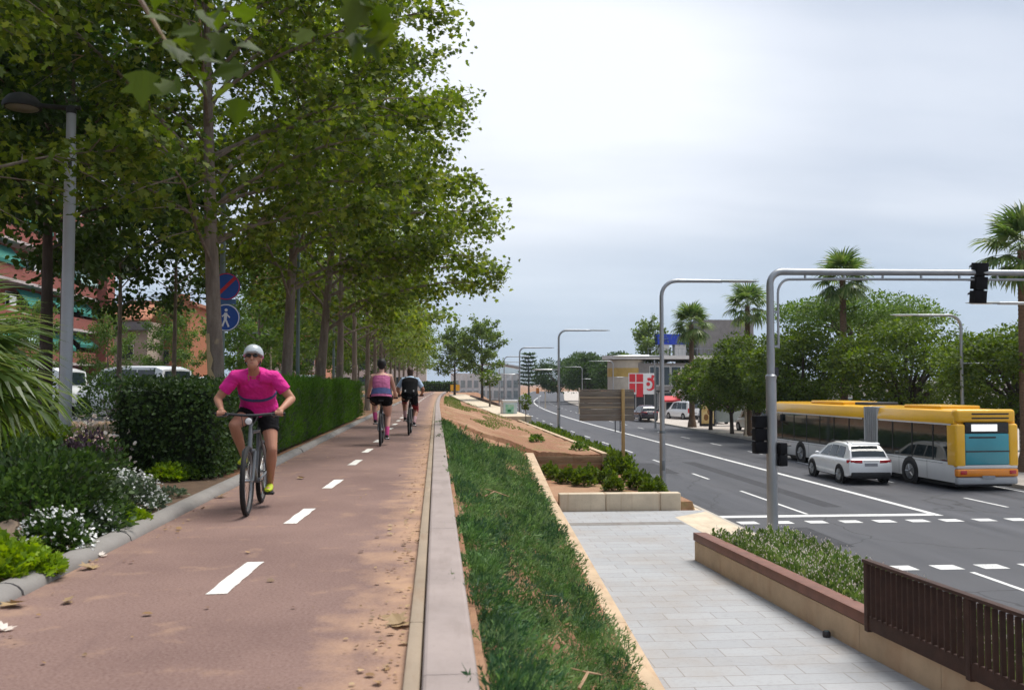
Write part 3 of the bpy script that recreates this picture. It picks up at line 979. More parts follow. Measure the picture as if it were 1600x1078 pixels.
# farther trees
G_FAR = 'trees at the far end of the avenue'
b5 = bushy_tree(27, 10.5, 5.2, 2.6, .3, 10, 60, 120, .42, 'leaf_dark')
ft = tree('avenue_tree', 'dark round tree behind the second street lamp pole', 'tree', (30.0, 185.0, -2.56), b5, 0, G_FAR)
for i, (x, y, sc, lab) in enumerate([(34.5, 178, 1.0, 'dark avenue tree left of the boxy grey building'), (27.0, 205, .95, 'dark avenue tree at the left end of the far right hand row'),
                                     (33.5, 210, 1.1, 'taller dark avenue tree in the middle of the far row'), (39.0, 195, .95, 'dark avenue tree nearest the building with the yellow corner')]):
    dup(ft, (x, y, -2.56), i * 1.7, lab, G_FAR, sc)
b6 = plane_tree_mesh(33, 8.4, .17, 2.7, 3.5, 20, 12, 30, .26, tpl=OVAL, leafm='leaf_far', barkm='bark_dark', twigs=False)
bt = tree('park_tree', 'airy green tree standing alone past the end of the plane row', 'tree', (4.9, 100.0, -.9), b6, 0, G_FAR)
dup(bt, (2.3, 118.0, -.6), 2.0, 'green tree merging with the end of the plane row', G_FAR, 1.0)
dup(bt, (31.5, 135.0, -2.56), 2.0, 'tall pale green tree rising behind the grey building', G_FAR, (1.35, 1.35, 1.45))
dup(bt, (38.0, 135.0, -2.56), 1.0, 'pale green tree behind the blue box on the roof', G_FAR, (1.1, 1.1, 1.35))
# araucaria: stacked tiers
ar = thing('araucaria_tree', 'layered dark conifer standing beyond the lamp row', 'tree', (21.4, 215, -2.5))
b = MB(); b.tube([(0, 0, 0), (0, 0, 10.6)], [.25, .06], 7); b.build('trunk', M['bark_dark'], ar)
rg = np.random.default_rng(77); P = []; D = []
for k, z in enumerate(np.linspace(3.5, 10.5, 9)):
    rr = 2.5 * (1 - .45 * k / 8)
    for a in np.linspace(0, 6.28, 11)[:-1]:
        for s in np.linspace(.2, 1, 14):
            for _ in range(2):
                P.append((math.cos(a + k) * rr * s + rg.normal(0, .13), math.sin(a + k) * rr * s + rg.normal(0, .13), z + .35 * s + rg.normal(0, .1)))
                D.append((math.cos(a + k) + rg.normal(0, .5), math.sin(a + k) + rg.normal(0, .5), rg.normal(.2, .4)))
scatter('crown', P, D, np.tile((0, 0, 1.0), (len(P), 1)) + rg.normal(0, .4, (len(P), 3)), .42, OVAL, M['leaf_dark'], ar)


def fan_frond(P, D, N, Sz, o, d, pet, nb, bl, spread, rg, droop=.0):
    """one fan leaf: nb blades round the end of a petiole"""
    d = Vector(d).normalized(); side = d.cross(Vector((0, 0, 1)))
    side = side.normalized() if side.length > .05 else Vector((1, 0, 0))
    nrm = side.cross(d).normalized()
    c = Vector(o) + d * pet
    for k in range(nb):
        a = (k / (nb - 1) - .5) * spread
        bd = d * math.cos(a) + side * math.sin(a)
        bd = bd + Vector((0, 0, -droop * rg.uniform(.6, 1.3))) + nrm * abs(math.sin(a)) * -.12
        P.append(tuple(c)); D.append(tuple(bd)); N.append(tuple(nrm)); Sz.append(bl * (1 - .25 * abs(a) / (spread / 2)) * rg.uniform(.88, 1.08))


PALMB = (np.array([(-.012, 0, 0), (.012, 0, 0), (.04, .45, .02), (-.04, .45, .02), (.03, .72, -.04), (-.03, .72, -.04), (.0, .98, -.22)]), [(0, 1, 2, 3), (3, 2, 4, 5), (5, 4, 6)])


def palm(name, label, loc, h, r, seed, nfr=34, pet=.75, bl=.95, parts=None):
    rg = np.random.default_rng(seed)
    t = thing(name, label, 'palm tree', loc, 0, 'fan palms on the right sidewalk')
    b = MB()
    prof = [(r * 1.7, -.1), (r * 1.55, .25), (r * 1.12, .8)]
    n = int(h * 5)
    for k in range(n):
        z = .9 + (h - .9) * k / n
        prof += [(r * (1.0 - .25 * k / n) + .012, z), (r * (1.0 - .25 * k / n) - .008, z + (h - .9) / n * .6)]
    b.lathe(prof, 12)
    tr = b.build('trunk', M['bark_palm'], t)
    P, D, N, Sz = [], [], [], []
    pb = MB()
    for k in range(nfr):
        f = k / nfr
        el = R(82 - 128 * f + rg.uniform(-10, 10)); az = k * 2.399 + rg.uniform(-.2, .2)
        d = (math.cos(az) * math.cos(el), math.sin(az) * math.cos(el), math.sin(el))
        pe = pet * rg.uniform(.85, 1.2)
        o = Vector((0, 0, h - .05 - .25 * f))
        pb.tube([o, o + Vector(d) * pe], [.02, .012], 4, cap=False)
        fan_frond(P, D, N, Sz, o, d, pe, 22, bl * rg.uniform(.85, 1.1), R(235), rg, .12 + .28 * f)
    # dry skirt under the crown
    m = len(P)
    for k in range(9):
        az = k * .7 + rg.uniform(-.2, .2); d = (math.cos(az) * .45, math.sin(az) * .45, -.9)
        fan_frond(P, D, N, Sz, Vector((0, 0, h - .3)), d, .35, 12, .6, R(120), rg, .3)
    mi = np.array([0] * m + [1] * (len(P) - m))
    scatter('crown', P, D, N, Sz, PALMB, [M['leaf_palm'], M['dead_leaf']], t, mi, width=1.25)
    pb.build('petiole', M['leaf_palm'], t)
    return t


palm('fan_palm', 'shortest fan palm, left of the pink blossom trees with a bulky crown', (22.9, 82, -2.56), 9.3, .26, 1, 34, 1.1, 1.35)
palm('fan_palm', 'fan palm with a loose ragged crown just left of the traffic light pole', (23.3, 68, -2.56), 9.9, .24, 2, 24, 1.0, 1.3)
palm('fan_palm', 'tall straight fan palm crossed by the signal mast arm', (24.5, 54.2, -2.56), 10.3, .23, 3, 34, .95, 1.25)
palm('fan_palm', 'biggest looking fan palm, half cut by the right edge', (26.0, 39.2, -2.56), 9.9, .24, 4, 34, 1.0, 1.3)

# low fan palm in the flower bed, many arching fronds
fp = thing('dwarf_fan_palm', 'low fan palm with long thin green blades at the left edge of the bed', 'palm plant', (-4.95, 8.9, 0.0), 0, None, 1.2)
rg = np.random.default_rng(41); P, D, N, Sz = [], [], [], []; pb = MB()
pb2 = MB(); pb2.lathe([(.2, 0), (.18, .4), (.13, .95)], 10); pb2.build('trunk', M['bark_palm'], fp)
for k in range(46):
    f = k / 46
    el = R(70 - 75 * f + rg.uniform(-10, 10)); az = k * 2.399
    d = (math.cos(az) * math.cos(el), math.sin(az) * math.cos(el), math.sin(el))
    pe = rg.uniform(.55, .85)
    o = Vector((0, 0, 1.02))
    pb.tube([o, o + Vector(d) * pe], [.012, .007], 4, cap=False)
    fan_frond(P, D, N, Sz, o, d, pe, 26, rg.uniform(.6, .8), R(200), rg, .10 + .22 * f)
scatter('crown', P, D, N, Sz, PALMB, M['leaf_palm'], fp, width=.8)
pb.build('petiole', M['leaf_palm'], fp)


# ------------------------------------------------------------------ hedges
from mathutils import noise as mnoise
def hedge(name, label, x0, x1, y0, y1, h, leafm, tpl, lsize, dens, upright, seed, cat='hedge'):
    rg = np.random.default_rng(seed)
    t = thing(name, label, cat, ((x0 + x1) / 2, y0, 0))
    cx = (x0 + x1) / 2
    b = MB(); b.box((0, (y1 - y0) / 2, h / 2 - .03), (x1 - x0 - .16, y1 - y0 - .16, h - .12)); b.build('branch_core', M['core'], t)
    P, D, N = [], [], []

    def face(n, f, nrm):
        for _ in range(int(n)):
            p = f(rg.random(), rg.random())
            q = np.array(p) + np.array(nrm) * (rg.normal(-.03, .035) + .03 * math.sin(p[1] * 3.1 + p[0] * 4) * math.sin(p[2] * 5) + .13 * mnoise.noise(Vector((p[0] * 1.7, p[1] * 1.3, p[2] * 1.9 + seed))) + (.10 * rg.random() ** 6))
            P.append(q)
            if upright: D.append(np.array([0, 0, 1.0]) + np.array(nrm) * .55 + rg.normal(0, .22, 3))
            else: D.append(np.array(nrm) * .6 + rg.normal(0, .65, 3) + np.array([0, 0, .15]))
            N.append(np.array(nrm) + rg.normal(0, .5, 3))
    w, L = x1 - x0, y1 - y0
    sub = lambda a: a
    face(w * h * dens, lambda a, c: (x0 - cx + a * w, 0, .04 + c * (h - .04)), (0, -1, 0))
    face(L * h * dens, lambda a, c: (x1 - cx, L * a, .04 + c * (h - .04)), (1, 0, 0))
    face(L * h * dens * .5, lambda a, c: (x0 - cx, L * a, .04 + c * (h - .04)), (-1, 0, 0))
    face(w * h * dens * .6, lambda a, c: (x0 - cx + a * w, L, .04 + c * (h - .04)), (0, 1, 0))
    face(w * L * dens * .8, lambda a, c: (x0 - cx + a * w, L * c, h), (0, 0, 1))
    P = np.array(P)
    P[:, 2] = np.maximum(P[:, 2], .02)
    scatter('foliage', P, np.array(D), np.array(N), lsize * rg.uniform(.6, 1.35, len(P)), tpl, M[leafm], t)
    return t


hedge('clipped_hedge', 'dark clipped broadleaf hedge block behind the oncoming cyclist', -4.36, -2.98, 12.9, 17.3, 1.29, 'leaf_hedge', OVAL, .052, 1300, False, 3)
hedge('conifer_hedge', 'bright green feathery hedge lining the left side of the cycle path', -3.95, -2.9, 17.5, 36.5, 1.31, 'leaf_conifer', SPRIG, .13, 620, True, 4)
hedge('low_hedge', 'low clipped green hedge at the far end of the cycle path', -2.5, 3.2, 160, 163, 1.5, 'leaf_dark', OVAL, .3, 30, False, 6)


# ------------------------------------------------------------------ flower bed on the left
def shrub(name, label, loc, r, h, leafm, lsize, n, seed, flower=None, ff=0.0, fsize=.02, cat='shrub', group='plants of the flower bed', tpl=OVAL, up=.3):
    rg = np.random.default_rng(seed)
    t = thing(name, label, cat, loc, rg.uniform(0, 6), group)
    u = unit(rg.normal(0, 1, (n, 3))); u[:, 2] = np.abs(u[:, 2])
    lump = 1 + .18 * np.sin(u[:, 0] * 5 + seed) * np.cos(u[:, 1] * 6 + seed * 2) + .12 * np.sin(u[:, 2] * 9 + u[:, 0] * 8)
    rad = rg.uniform(.35, 1, n) ** .45 * lump
    P = u * rad[:, None] * np.array([r, r, h])
    P[:, 2] += .01
    D = unit(u + np.array([0, 0, up]) + rg.normal(0, .5, (n, 3)))
    N = unit(np.array([0, 0, 1.0]) + rg.normal(0, .6, (n, 3)))
    scatter('foliage', P, D, N, lsize * rg.uniform(.6, 1.3, n), tpl, M[leafm], t)
    bb = MB()
    for k in range(9):
        a = k * .7
        bb.tube([(0, 0, -.03), (r * .3 * math.cos(a), r * .3 * math.sin(a), h * .5), (r * .6 * math.cos(a), r * .6 * math.sin(a), h * .75)], [.012, .008, .003], 4, cap=False)
    bb.build('stem', M['bark_dark'], t)
    if flower:
        m = int(n * ff)
        u = unit(rg.normal(0, 1, (m, 3))); u[:, 2] = np.abs(u[:, 2]) * 1.1 + .05
        P = u * np.array([r, r, h]) * rg.uniform(.92, 1.15, m)[:, None]
        k = 3
        P = np.repeat(P, k, 0)
        scatter('blossom', P, unit(rg.normal(0, 1, (m * k, 3)) + np.array([0, 0, .3])), unit(rg.normal(0, .5, (m * k, 3)) + np.array([0, -.4, 1])), fsize * rg.uniform(.7, 1.4, m * k), OVAL, M[flower], t, width=1.6)
    return t


def gp(u, v): return on_z(u, v, .02)


bed = sheet('flower_bed', [(-9, 3.5, .006), (PX0 - .2, 3.5, .006), (PX0 - .2, 13.2, .006), (-4.9, 13.4, .006), (-9, 13.4, .006)], M['earth'])
shrub('flower_shrub', 'round grey green bush covered in tiny white flowers near the kerb', gp(192, 800), .40, .34, 'leaf_grey', .045, 2300, 1, 'petal_white', .20, .016)
shrub('flower_shrub', 'loose white flowered bush between the fern and the rock', gp(84, 866), .27, .28, 'leaf_dark', .045, 1500, 2, 'petal_white', .16, .016)
shrub('flower_shrub', 'small white flowered clump hugging the kerb beside the lime shrub', gp(150, 836), .22, .22, 'leaf_grey', .04, 900, 3, 'petal_white', .22, .015)
shrub('lime_shrub', 'bright lime green mound of leaves against the kerb', gp(187, 822), .22, .16, 'leaf_lime', .05, 1200, 4, tpl=LOBED)
shrub('lime_shrub', 'lime green leafy clump in the lower left corner beside the rock', gp(-10, 905), .34, .24, 'leaf_lime', .06, 1500, 5, tpl=LOBED)
shrub('lime_shrub', 'small lime green sprig on the kerb below the white flowers', gp(62, 898), .15, .12, 'leaf_lime', .05, 300, 6, tpl=LOBED)
shrub('dark_shrub', 'big dark green feathery shrub under the palm blades', gp(45, 838), .80, .72, 'leaf_hedge', .05, 9000, 7, tpl=OVAL)
shrub('dark_shrub', 'dark green shrub in the middle of the bed behind the white flowers', gp(115, 795), .62, .62, 'leaf_dark', .048, 6500, 8, tpl=OVAL)
shrub('purple_shrub', 'purple leaved shrub with pale dots between the green bushes', gp(130, 772), .42, .66, 'leaf_purple', .05, 2400, 9, 'petal_pink', .03, .016)
shrub('flower_shrub', 'tall fine stemmed bush topped with a row of cream flowers', gp(150, 745), .85, .66, 'leaf_mid', .06, 6500, 10, 'petal_cream', .03, .045, tpl=BLADE, up=1.0)
shrub('flower_shrub', 'cream flowered bush reaching toward the dark hedge', gp(200, 742), .60, .52, 'leaf_mid', .06, 2600, 11, 'petal_cream', .035, .045, tpl=SPRIG, up=.9)
shrub('lime_shrub', 'low yellow green plant in front of the dark hedge', gp(262, 750), .26, .20, 'leaf_lime', .05, 800, 12)
shrub('lime_shrub', 'yellow variegated plant beside the wooden stakes', gp(290, 748), .22, .18, 'leaf_light', .05, 700, 13)
shrub('purple_shrub', 'dark purple sage at the foot of the hedge', gp(215, 728), .34, .42, 'leaf_purple', .05, 1200, 14)
shrub('purple_shrub', 'small dark purple plant left of the variegated one', gp(255, 745), .22, .34, 'leaf_purple', .05, 800, 15)
shrub('grass_tuft', 'green grassy tuft just left of the wooden stakes', gp(302, 742), .2, .30, 'leaf_mid', .16, 260, 16, tpl=BLADE, up=1.6)
shrub('iris_plant', 'iris with two blue flowers in front of the hedge', gp(312, 734), .14, .40, 'leaf_mid', .16, 160, 17, 'petal_blue', .07, .07, tpl=BLADE, up=1.8)
shrub('dark_shrub', 'green shrub at the left edge behind the palm', on_z(5, 770, 0), 1.0, 1.0, 'leaf_mid', .09, 4200, 18)
shrub('ground_herb', 'flat grey green herb mat on the soil beside the kerb', gp(258, 775), .22, .07, 'leaf_grey', .04, 500, 19)
# rounded bushes further left behind the path
shrub('round_bush', 'round bright green bush below the red balconies', (-11.6, 27.0, 0), 1.15, 1.9, 'leaf_mid', .12, 3600, 20, group='bushes behind the footpath')
shrub('round_bush', 'dark green bush between the grey lamp post and the dark hedge', (-12.4, 36.5, 0), 1.3, 2.0, 'leaf_dark', .09, 3400, 21, group='bushes behind the footpath')
shrub('round_bush', 'tall dark bush standing left of the parked white vans', (-15.4, 33.0, 0), 1.3, 2.6, 'leaf_dark', .14, 3000, 22, group='bushes behind the footpath')

# rock and wooden edging stakes
rk = MB(); rk.ball((0, 0, .06), (.19, .14, .19), 14, 9)
ro = rk.build('rock', mat('rock_stone', (.30, .22, .16), .9, .3, 6, bump=.7, bscale=14))
for v in ro.data.vertices: v.co *= 1 + .14 * math.sin(v.co.x * 17 + v.co.z * 23) * math.cos(v.co.y * 19)
ro.location = gp(2, 862); tag(ro, 'tan rock half buried at the left edge of the flower bed', 'rock')
M['stake'] = mat('stake_wood', (.40, .31, .21), .9, .25, 6, stretch=(5, 5, 1), bump=.4, bscale=20)
for i, (u, v, h, lab) in enumerate([(313, 748, .2, 'short pale wooden edging stake, farthest from the kerb'), (322, 749, .24, 'pale wooden edging stake in the middle of the three'), (335, 746, .25, 'tilted pale wooden edging stake closest to the kerb')]):
    b = MB(); b.box((0, 0, h / 2), (.075, .04, h), taper=.9); o = b.build('edging_stake', M['stake'], bevel=.008)
    o.location = on_z(u, v, 0); o.rotation_euler = (0, (.0, .03, .14)[i], .2); tag(o, lab, 'stake', 'wooden edging stakes by the hedge')

# ------------------------------------------------------------------ slope planting: one mass of creeping evergreen
rg = np.random.default_rng(19)
P, D, N, Sz, MI = [], [], [], [], []
from mathutils import noise as mnoise
CL = []
tries = 0
while tries < 9000:
    tries += 1
    y = 2.6 + 34.9 * rg.random() ** 1.25
    kx, kz = kerb_xz(y)
    x = .29 + (kx - .60 - .29) * rg.random()
    if y > 29 and x < .3 + (y - 29) * .40: continue
    nv = mnoise.noise(Vector((x * 1.1, y * .6, 3.3)))
    if nv < (-.44 if y > 12 else -.36) and x > .62: continue
    rmin = .215 if nv > .05 else .275
    if any((x - a) ** 2 + (y - c) ** 2 * .8 < rmin ** 2 for a, c in CL[-600:]): continue
    CL.append((x, y))
NW = len(CL)
yy = 2.6
while yy < 31:
    yy += rg.uniform(.10, .22)
    if mnoise.noise(Vector((.4, yy * .5, 1.3))) > -.34: CL.append((.235 + .12 * rg.random(), yy))
for q_, (x, y) in enumerate(CL):
    z = ground_h(x, y)
    r = rg.uniform(.18, .34); hgt = .05 + .42 * rg.random() ** 1.7 if q_ < NW else rg.uniform(.07, .17) * (1.0 if y > 9 else .85)
    nb_ = 300 if y < 8 else (190 if y < 14 else 100)
    s = (.060 if y < 8 else (.072 if y < 14 else .11))
    u = unit(rg.normal(0, 1, (nb_, 3)) * np.array([1, 1, .9])); u[:, 2] = np.abs(u[:, 2])
    rad = rg.uniform(.25, 1.0, nb_) ** .5
    P.append(np.array([x, y, z]) + u * np.array([r, r * 1.1, hgt]) * rad[:, None])
    MI.append(np.full(nb_, rg.choice([0, 1, 2], p=[.5, .25, .25])))
    lean = rg.normal(0, .35, 3)
    D.append(u * .8 + rg.normal(0, .38, (nb_, 3)) + np.array([.15, -.1, .55]) + lean * .6)
    N.append(rg.normal(0, .6, (nb_, 3)) + np.array([0, -.3, 1]))
    Sz.append(s * rg.uniform(.55, 1.6, nb_) * rg.uniform(.8, 1.25))
    if y < 12 and rg.random() < .03:      # a few longer grass blades shooting up
        m_ = 14
        P.append(np.tile([x, y, z + .05], (m_, 1)) + rg.normal(0, .05, (m_, 3))); D.append(rg.normal(0, .45, (m_, 3)) + np.array([.1, -.1, 1])); N.append(rg.normal(0, .5, (m_, 3)) + np.array([0, -1, .3])); Sz.append(rg.uniform(.16, .32, m_)); MI.append(np.full(m_, 1))
P = np.concatenate(P); D = np.concatenate(D); N = np.concatenate(N); Sz = np.concatenate(Sz)
SPRAY = (np.array([(-.05, 0, 0), (.05, 0, 0), (.0, 1, .0), (.03, .25, 0), (.17, .62, .1), (.01, .45, 0), (-.03, .3, 0), (-.18, .70, -.1), (-.01, .58, 0)]), [(0, 1, 2), (3, 4, 5), (6, 7, 8)])
M['cover_blue'] = leaf_mat('cover_blue_leaf', [(.018, .055, .022), (.036, .092, .036), (.065, .14, .058)], .3, patch=1.9, amp=.4)
M['cover_pale'] = leaf_mat('cover_pale_leaf', [(.07, .14, .04), (.12, .21, .07), (.20, .29, .13)], .4, patch=1.9, amp=.4)
tag(scatter('slope_groundcover', P, D, N, Sz, SPRAY, [M['leaf_cover'], M['cover_pale'], M['cover_blue']], None, np.concatenate(MI)), 'dense creeping evergreen covering the slope', 'ground cover', kind='stuff')

for i, (x, y, L, a, lab) in enumerate([(.95, 6.2, .5, 1.1, 'dry stick lying among the creeping evergreen nearest the viewer'), (1.3, 9.6, .6, 1.5, 'dry branch lying in the middle of the green slope'), (.7, 13.5, .5, .7, 'dry twig on the slope close to the parapet')]):
    b = MB(); b.tube([(0, 0, 0), (L * .4 * math.cos(a), L * .4 * math.sin(a), .05), (L * math.cos(a), L * math.sin(a), -.05)], [.012, .010, .004], 5); b.tube([(L * .4 * math.cos(a), L * .4 * math.sin(a), .05), (L * .5 * math.cos(a + .8), L * .5 * math.sin(a + .8), .08)], [.007, .003], 4)
    o = b.build('dry_stick', mat('dry_wood', (.34, .22, .13), .9, .2, 9)); o.location = (x, y, ground_h(x, y) + .27); tag(o, lab, 'stick', 'dry sticks on the slope')
# strip of low plants along the avenue kerb and in the lower bed
P, D, N, Sz = [], [], [], []
for _ in range(1500):
    y = 37 + 33 * rg.random() ** 1.3
    ex = edge_xz(y)[0] if y > 38 else 6.8
    x = ex + .25 + (7.95 - ex - .3) * rg.random()
    nb_ = 24
    u = unit(rg.normal(0, 1, (nb_, 3))); u[:, 2] = np.abs(u[:, 2])
    P.append(np.array([x, y, -2.4]) + u * np.array([.24, .28, .72 * rg.uniform(.5, 1.2)])); D.append(u + rg.normal(0, .4, (nb_, 3)) + np.array([0, 0, .4])); N.append(rg.normal(0, .6, (nb_, 3)) + np.array([0, 0, 1])); Sz.append(.15 * rg.uniform(.6, 1.3, nb_))
tag(scatter('verge_groundcover', np.concatenate(P), np.concatenate(D), np.concatenate(N), np.concatenate(Sz), OVAL, M['leaf_mid']), 'low plants filling the strip along the road kerb', 'ground cover', kind='stuff')
# round young shrubs in the lower bed behind the pale wall
sl = ['front row, nearest the slope kerb', 'front row, second from the slope kerb', 'back row against the timber wall, nearest the slope', 'back row, second along the timber wall', 'back row, third along the timber wall',
      'middle of the bed', 'beside the foot of the board post', 'right of the board post', 'at the road end of the bed', 'front of the bed near the lamp pole', 'between the lamp pole and the road']
sp = [(888, 748), (868, 742), (858, 735), (905, 742), (922, 742), (912, 752), (950, 748), (985, 746), (1000, 757), (958, 760), (1020, 768)]
s0 = None
for i, (u, v) in enumerate(sp):
    p = on_z(u, v + 6, -2.28)
    lab = 'young round green shrub, ' + sl[i]
    if s0 is None or i == 5:
        s0 = shrub('young_shrub', lab, p, .42, .52, 'leaf_mid', .11, 900, 30 + i, group='young shrubs in the lower bed')
    else: dup(s0, p, i * 1.1, lab, None, rnd.uniform(.7, 1.05))
# small weed clumps on the bare soil
for i, (u, v, lab) in enumerate([(838, 684, 'small green weed clump on the bare soil near the road edge'), (905, 704, 'weedy tuft at the top corner of the timber wall')]):
    y = 44 if i == 0 else 40
    x = on_y(u, v, y).x
    shrub('weed_clump', lab, (x, y, ground_h(x, y)), .35, .3, 'leaf_light', .12, 260, 50 + i, group='weeds on the bare soil')
# white flowered planting behind the ramp wall
P, D, N, Sz, MI = [], [], [], [], []
for _ in range(1900):
    y = 8 + 12.2 * rg.random()
    wx = lerp(y, (8, 12.7, 17, 20.2), (6.5, 6.12, 5.86, 5.66)) + .3
    x = wx + (8.05 - wx) * rg.random()
    nb_ = 30
    u = unit(rg.normal(0, 1, (nb_, 3))); u[:, 2] = np.abs(u[:, 2])
    top = .56 * min(1, (8.15 - x) * 2 + .3) * rg.uniform(.75, 1.15)
    P.append(np.array([x, y, -2.5]) + u * np.array([.13, .15, top])); D.append(u * .4 + rg.normal(0, .3, (nb_, 3)) + np.array([0, 0, 1.0])); N.append(rg.normal(0, .6, (nb_, 3)) + np.array([0, -1, .3]))
    Sz.append(.085 * rg.uniform(.6, 1.5, nb_)); MI.append((rg.random(nb_) < .34) & (u[:, 2] > .55))
P = np.concatenate(P); MI = np.concatenate(MI).astype(int); Sz = np.concatenate(Sz); Sz[MI == 1] = .036
P[MI == 1, 2] += .10
M['leaf_verge'] = leaf_mat('verge_leaf', [(.07, .13, .025), (.13, .20, .045), (.22, .28, .09)], .35)
tag(scatter('flowering_groundcover', P, np.concatenate(D), np.concatenate(N), Sz, OVAL, [M['leaf_verge'], M['petal_cream']], None, MI, width=.75), 'wispy white flowered planting along the road verge', 'ground cover', kind='stuff')
# fallen leaves and grit along the path edges and bark litter
P, D, N, Sz = [], [], [], []
for _ in range(900):
    y = 3 + 45 * rg.random() ** 2.2
    if rg.random() < .72: x = PX1 - .02 - abs(rg.normal(0, .13))
    elif rg.random() < .6: x = PX0 + .06 + abs(rg.normal(0, .16))
    else: x = rg.uniform(PX0, PX1)
    P.append((x + pbend(y), y, .012)); a = rg.uniform(0, 6.28); D.append((math.cos(a), math.sin(a), rg.uniform(-.1, .25))); N.append((rg.normal(0, .3), rg.normal(0, .3), 1)); Sz.append(rg.choice([.018, .025, .04, .055], p=[.4, .35, .2, .05]) * rg.uniform(.7, 1.3))
for _ in range(160):
    y = rg.uniform(4, 18); kx, kz = kerb_xz(y); x = rg.uniform(.3, kx - .3)
    P.append((x, y, ground_h(x, y) + .04)); a = rg.uniform(0, 6.28); D.append((math.cos(a), math.sin(a), 0)); N.append((0, 0, 1)); Sz.append(.05)
tag(scatter('fallen_leaves', P, D, N, Sz, OVAL, M['dead_leaf'], None, width=1.2), 'dry leaves and litter scattered along the path', 'leaves', kind='stuff')
for i, (u, v, s, lab) in enumerate([(612, 978, .13, 'large curled dry leaf lying beside the right path edging'), (146, 888, .10, 'pair of dry leaf scraps near the left kerb'), (28, 943, .12, 'pale dry leaf at the lower left kerb'), (98, 941, .07, 'yellow fallen leaf on the red path'), (8, 985, .08, 'pale scrap lying at the left picture edge'),
                                    (473, 747, .10, 'lone yellow leaf on the middle of the path'), (340, 776, .12, 'ochre fallen leaf by the kerb near the oncoming wheel'), (158, 869, .06, 'white paper scrap by the kerb'), (100, 888, .06, 'orange brown leaf curled at the kerb foot')]):
    p = on_z(u, v, .008)
    o = scatter('dry_leaf', [(0, 0, 0), (.3 * s, .1 * s, .01)], [(1, .3, .12), (-.4, 1, .3)], [(.2, .1, 1), (-.3, .2, 1)], s, LOBED, M['petal_cream'] if i in (7, 4) else M['dead_leaf'])
    o.location = p; o.rotation_euler = (0, 0, i * 1.9); tag(o, lab, 'leaf', 'fallen leaves on the path')
# ------------------------------------------------------------------ walls and edges of the slope
M['timber'] = mat('weathered_timber', (.24, .165, .10), .9, .3, 3, stretch=(.6, 6, 6), bump=.5, bscale=12)
M['rust'] = mat('rusty_steel', (.05, .023, .016), .75, .3, 5, bump=.3, bscale=40, spec=.4)
M['rust_cap'] = mat('red_brown_steel', (.17, .072, .048), .6, .2, 4, spec=.5)
M['steel'] = mat('galvanised_steel', (.33, .345, .36), .42, .12, 3, metal=.75, stretch=(1, 1, .3))
M['steel_dark'] = mat('grey_painted_steel', (.16, .18, .19), .5, .12, 3, metal=.5)
M['black'] = mat('black_plastic', (.012, .012, .013), .5, .2, 5)
M['dark'] = mat('dark_grey', (.035, .036, .04), .6, .2, 5)
M['white'] = mat('white_paint', (.74, .74, .73), .45, .06, 2)
M['signal'] = mat('signal_body', (.008, .008, .010), .75, .2, 5, spec=.15)
M['glass'] = glass_mat('window_glass')
M['glass_blue'] = glass_mat('bluish_glass', (.06, .12, .14))

kw = thing('retaining_kerb', 'long sandy concrete edging that holds the green slope above the plaza', 'retaining wall', (0, 0, 0))
b = MB(); ky = [-3, 2, 5, 8, 11, 14, 17, 20, 24, 28, 31, 34.5, 38]
rings_all = []
for i in range(len(ky) - 1):
    rings = []
    for y in (ky[i], ky[i + 1] - .012):
        x, z = kerb_xz(y)
        rings.append([Vector(p) for p in ((x - .38, y, -2.9), (x - .38, y, z - .02), (x - .36, y, z), (x - .02, y, z - .012), (x, y, z - .035), (x, y, -2.9))])
    b.loft(rings, smooth=False)
b.build('kerb_block', M['conc_sand'], kw)

bw = thing('bench_wall', 'low pale concrete wall across the far end of the plaza', 'wall', (3.72, 28.05, -2.6))
b = MB()
for x0, x1 in ((0, 1.42), (1.425, 3.1), (3.105, 3.75)):
    b.box(((x0 + x1) / 2, .18, .29), (x1 - x0, .36, .58))
b.build('wall_block', M['conc_pale'], bw, bevel=.035, seg=3)
sheet('bed_corner_pad', [(7.2, 28.0, PAVE_Z - .012), (8.1, 28.0, PAVE_Z - .012), (8.1, 29.6, PAVE_Z - .012), (7.2, 29.6, PAVE_Z - .012)], M['conc_pale'])

tw = thing('timber_wall', 'weathered timber retaining wall behind the young shrubs', 'retaining wall', (4.1, 38.0, -2.45))
b = MB()
for k in range(3):
    for x0, x1 in ((0, 1.5), (1.505, 2.85)):
        b.box(((x0 + x1) / 2, .06 - k * .012, .13 + k * .262), (x1 - x0, .12, .255))
b.build('wall_beam', M['timber'], tw, bevel=.012)
# kerb on the crest of the bank along the avenue
ck = thing('bank_kerb', 'sandy concrete edging along the foot of the bare soil bank', 'kerb', (0, 0, 0))
b = MB(); cy_ = [37.95, 42, 47, 52, 58, 64, 70]
for i in range(len(cy_) - 1):
    rings = []
    for y in (cy_[i], cy_[i + 1] - .015):
        x, z = edge_xz(max(38, y))
        rings.append([Vector(p) for p in ((x - .02, y, -2.7), (x - .02, y, z + .05), (x + .24, y, z + .04), (x + .24, y, -2.7))])
    b.loft(rings, smooth=False)
b.build('kerb_block', M['conc_sand'], ck)

# ramp wall with steel cap, and the railing
WY = [20.15, 17.0, 14.6, 13.45]
RY = [13.45, 11.9, 10.2, 8.0, 6.0]


def wall_x(y): return lerp(y, (6, 9, 12.7, 17, 20.2), (6.85, 6.45, 6.12, 5.86, 5.66))


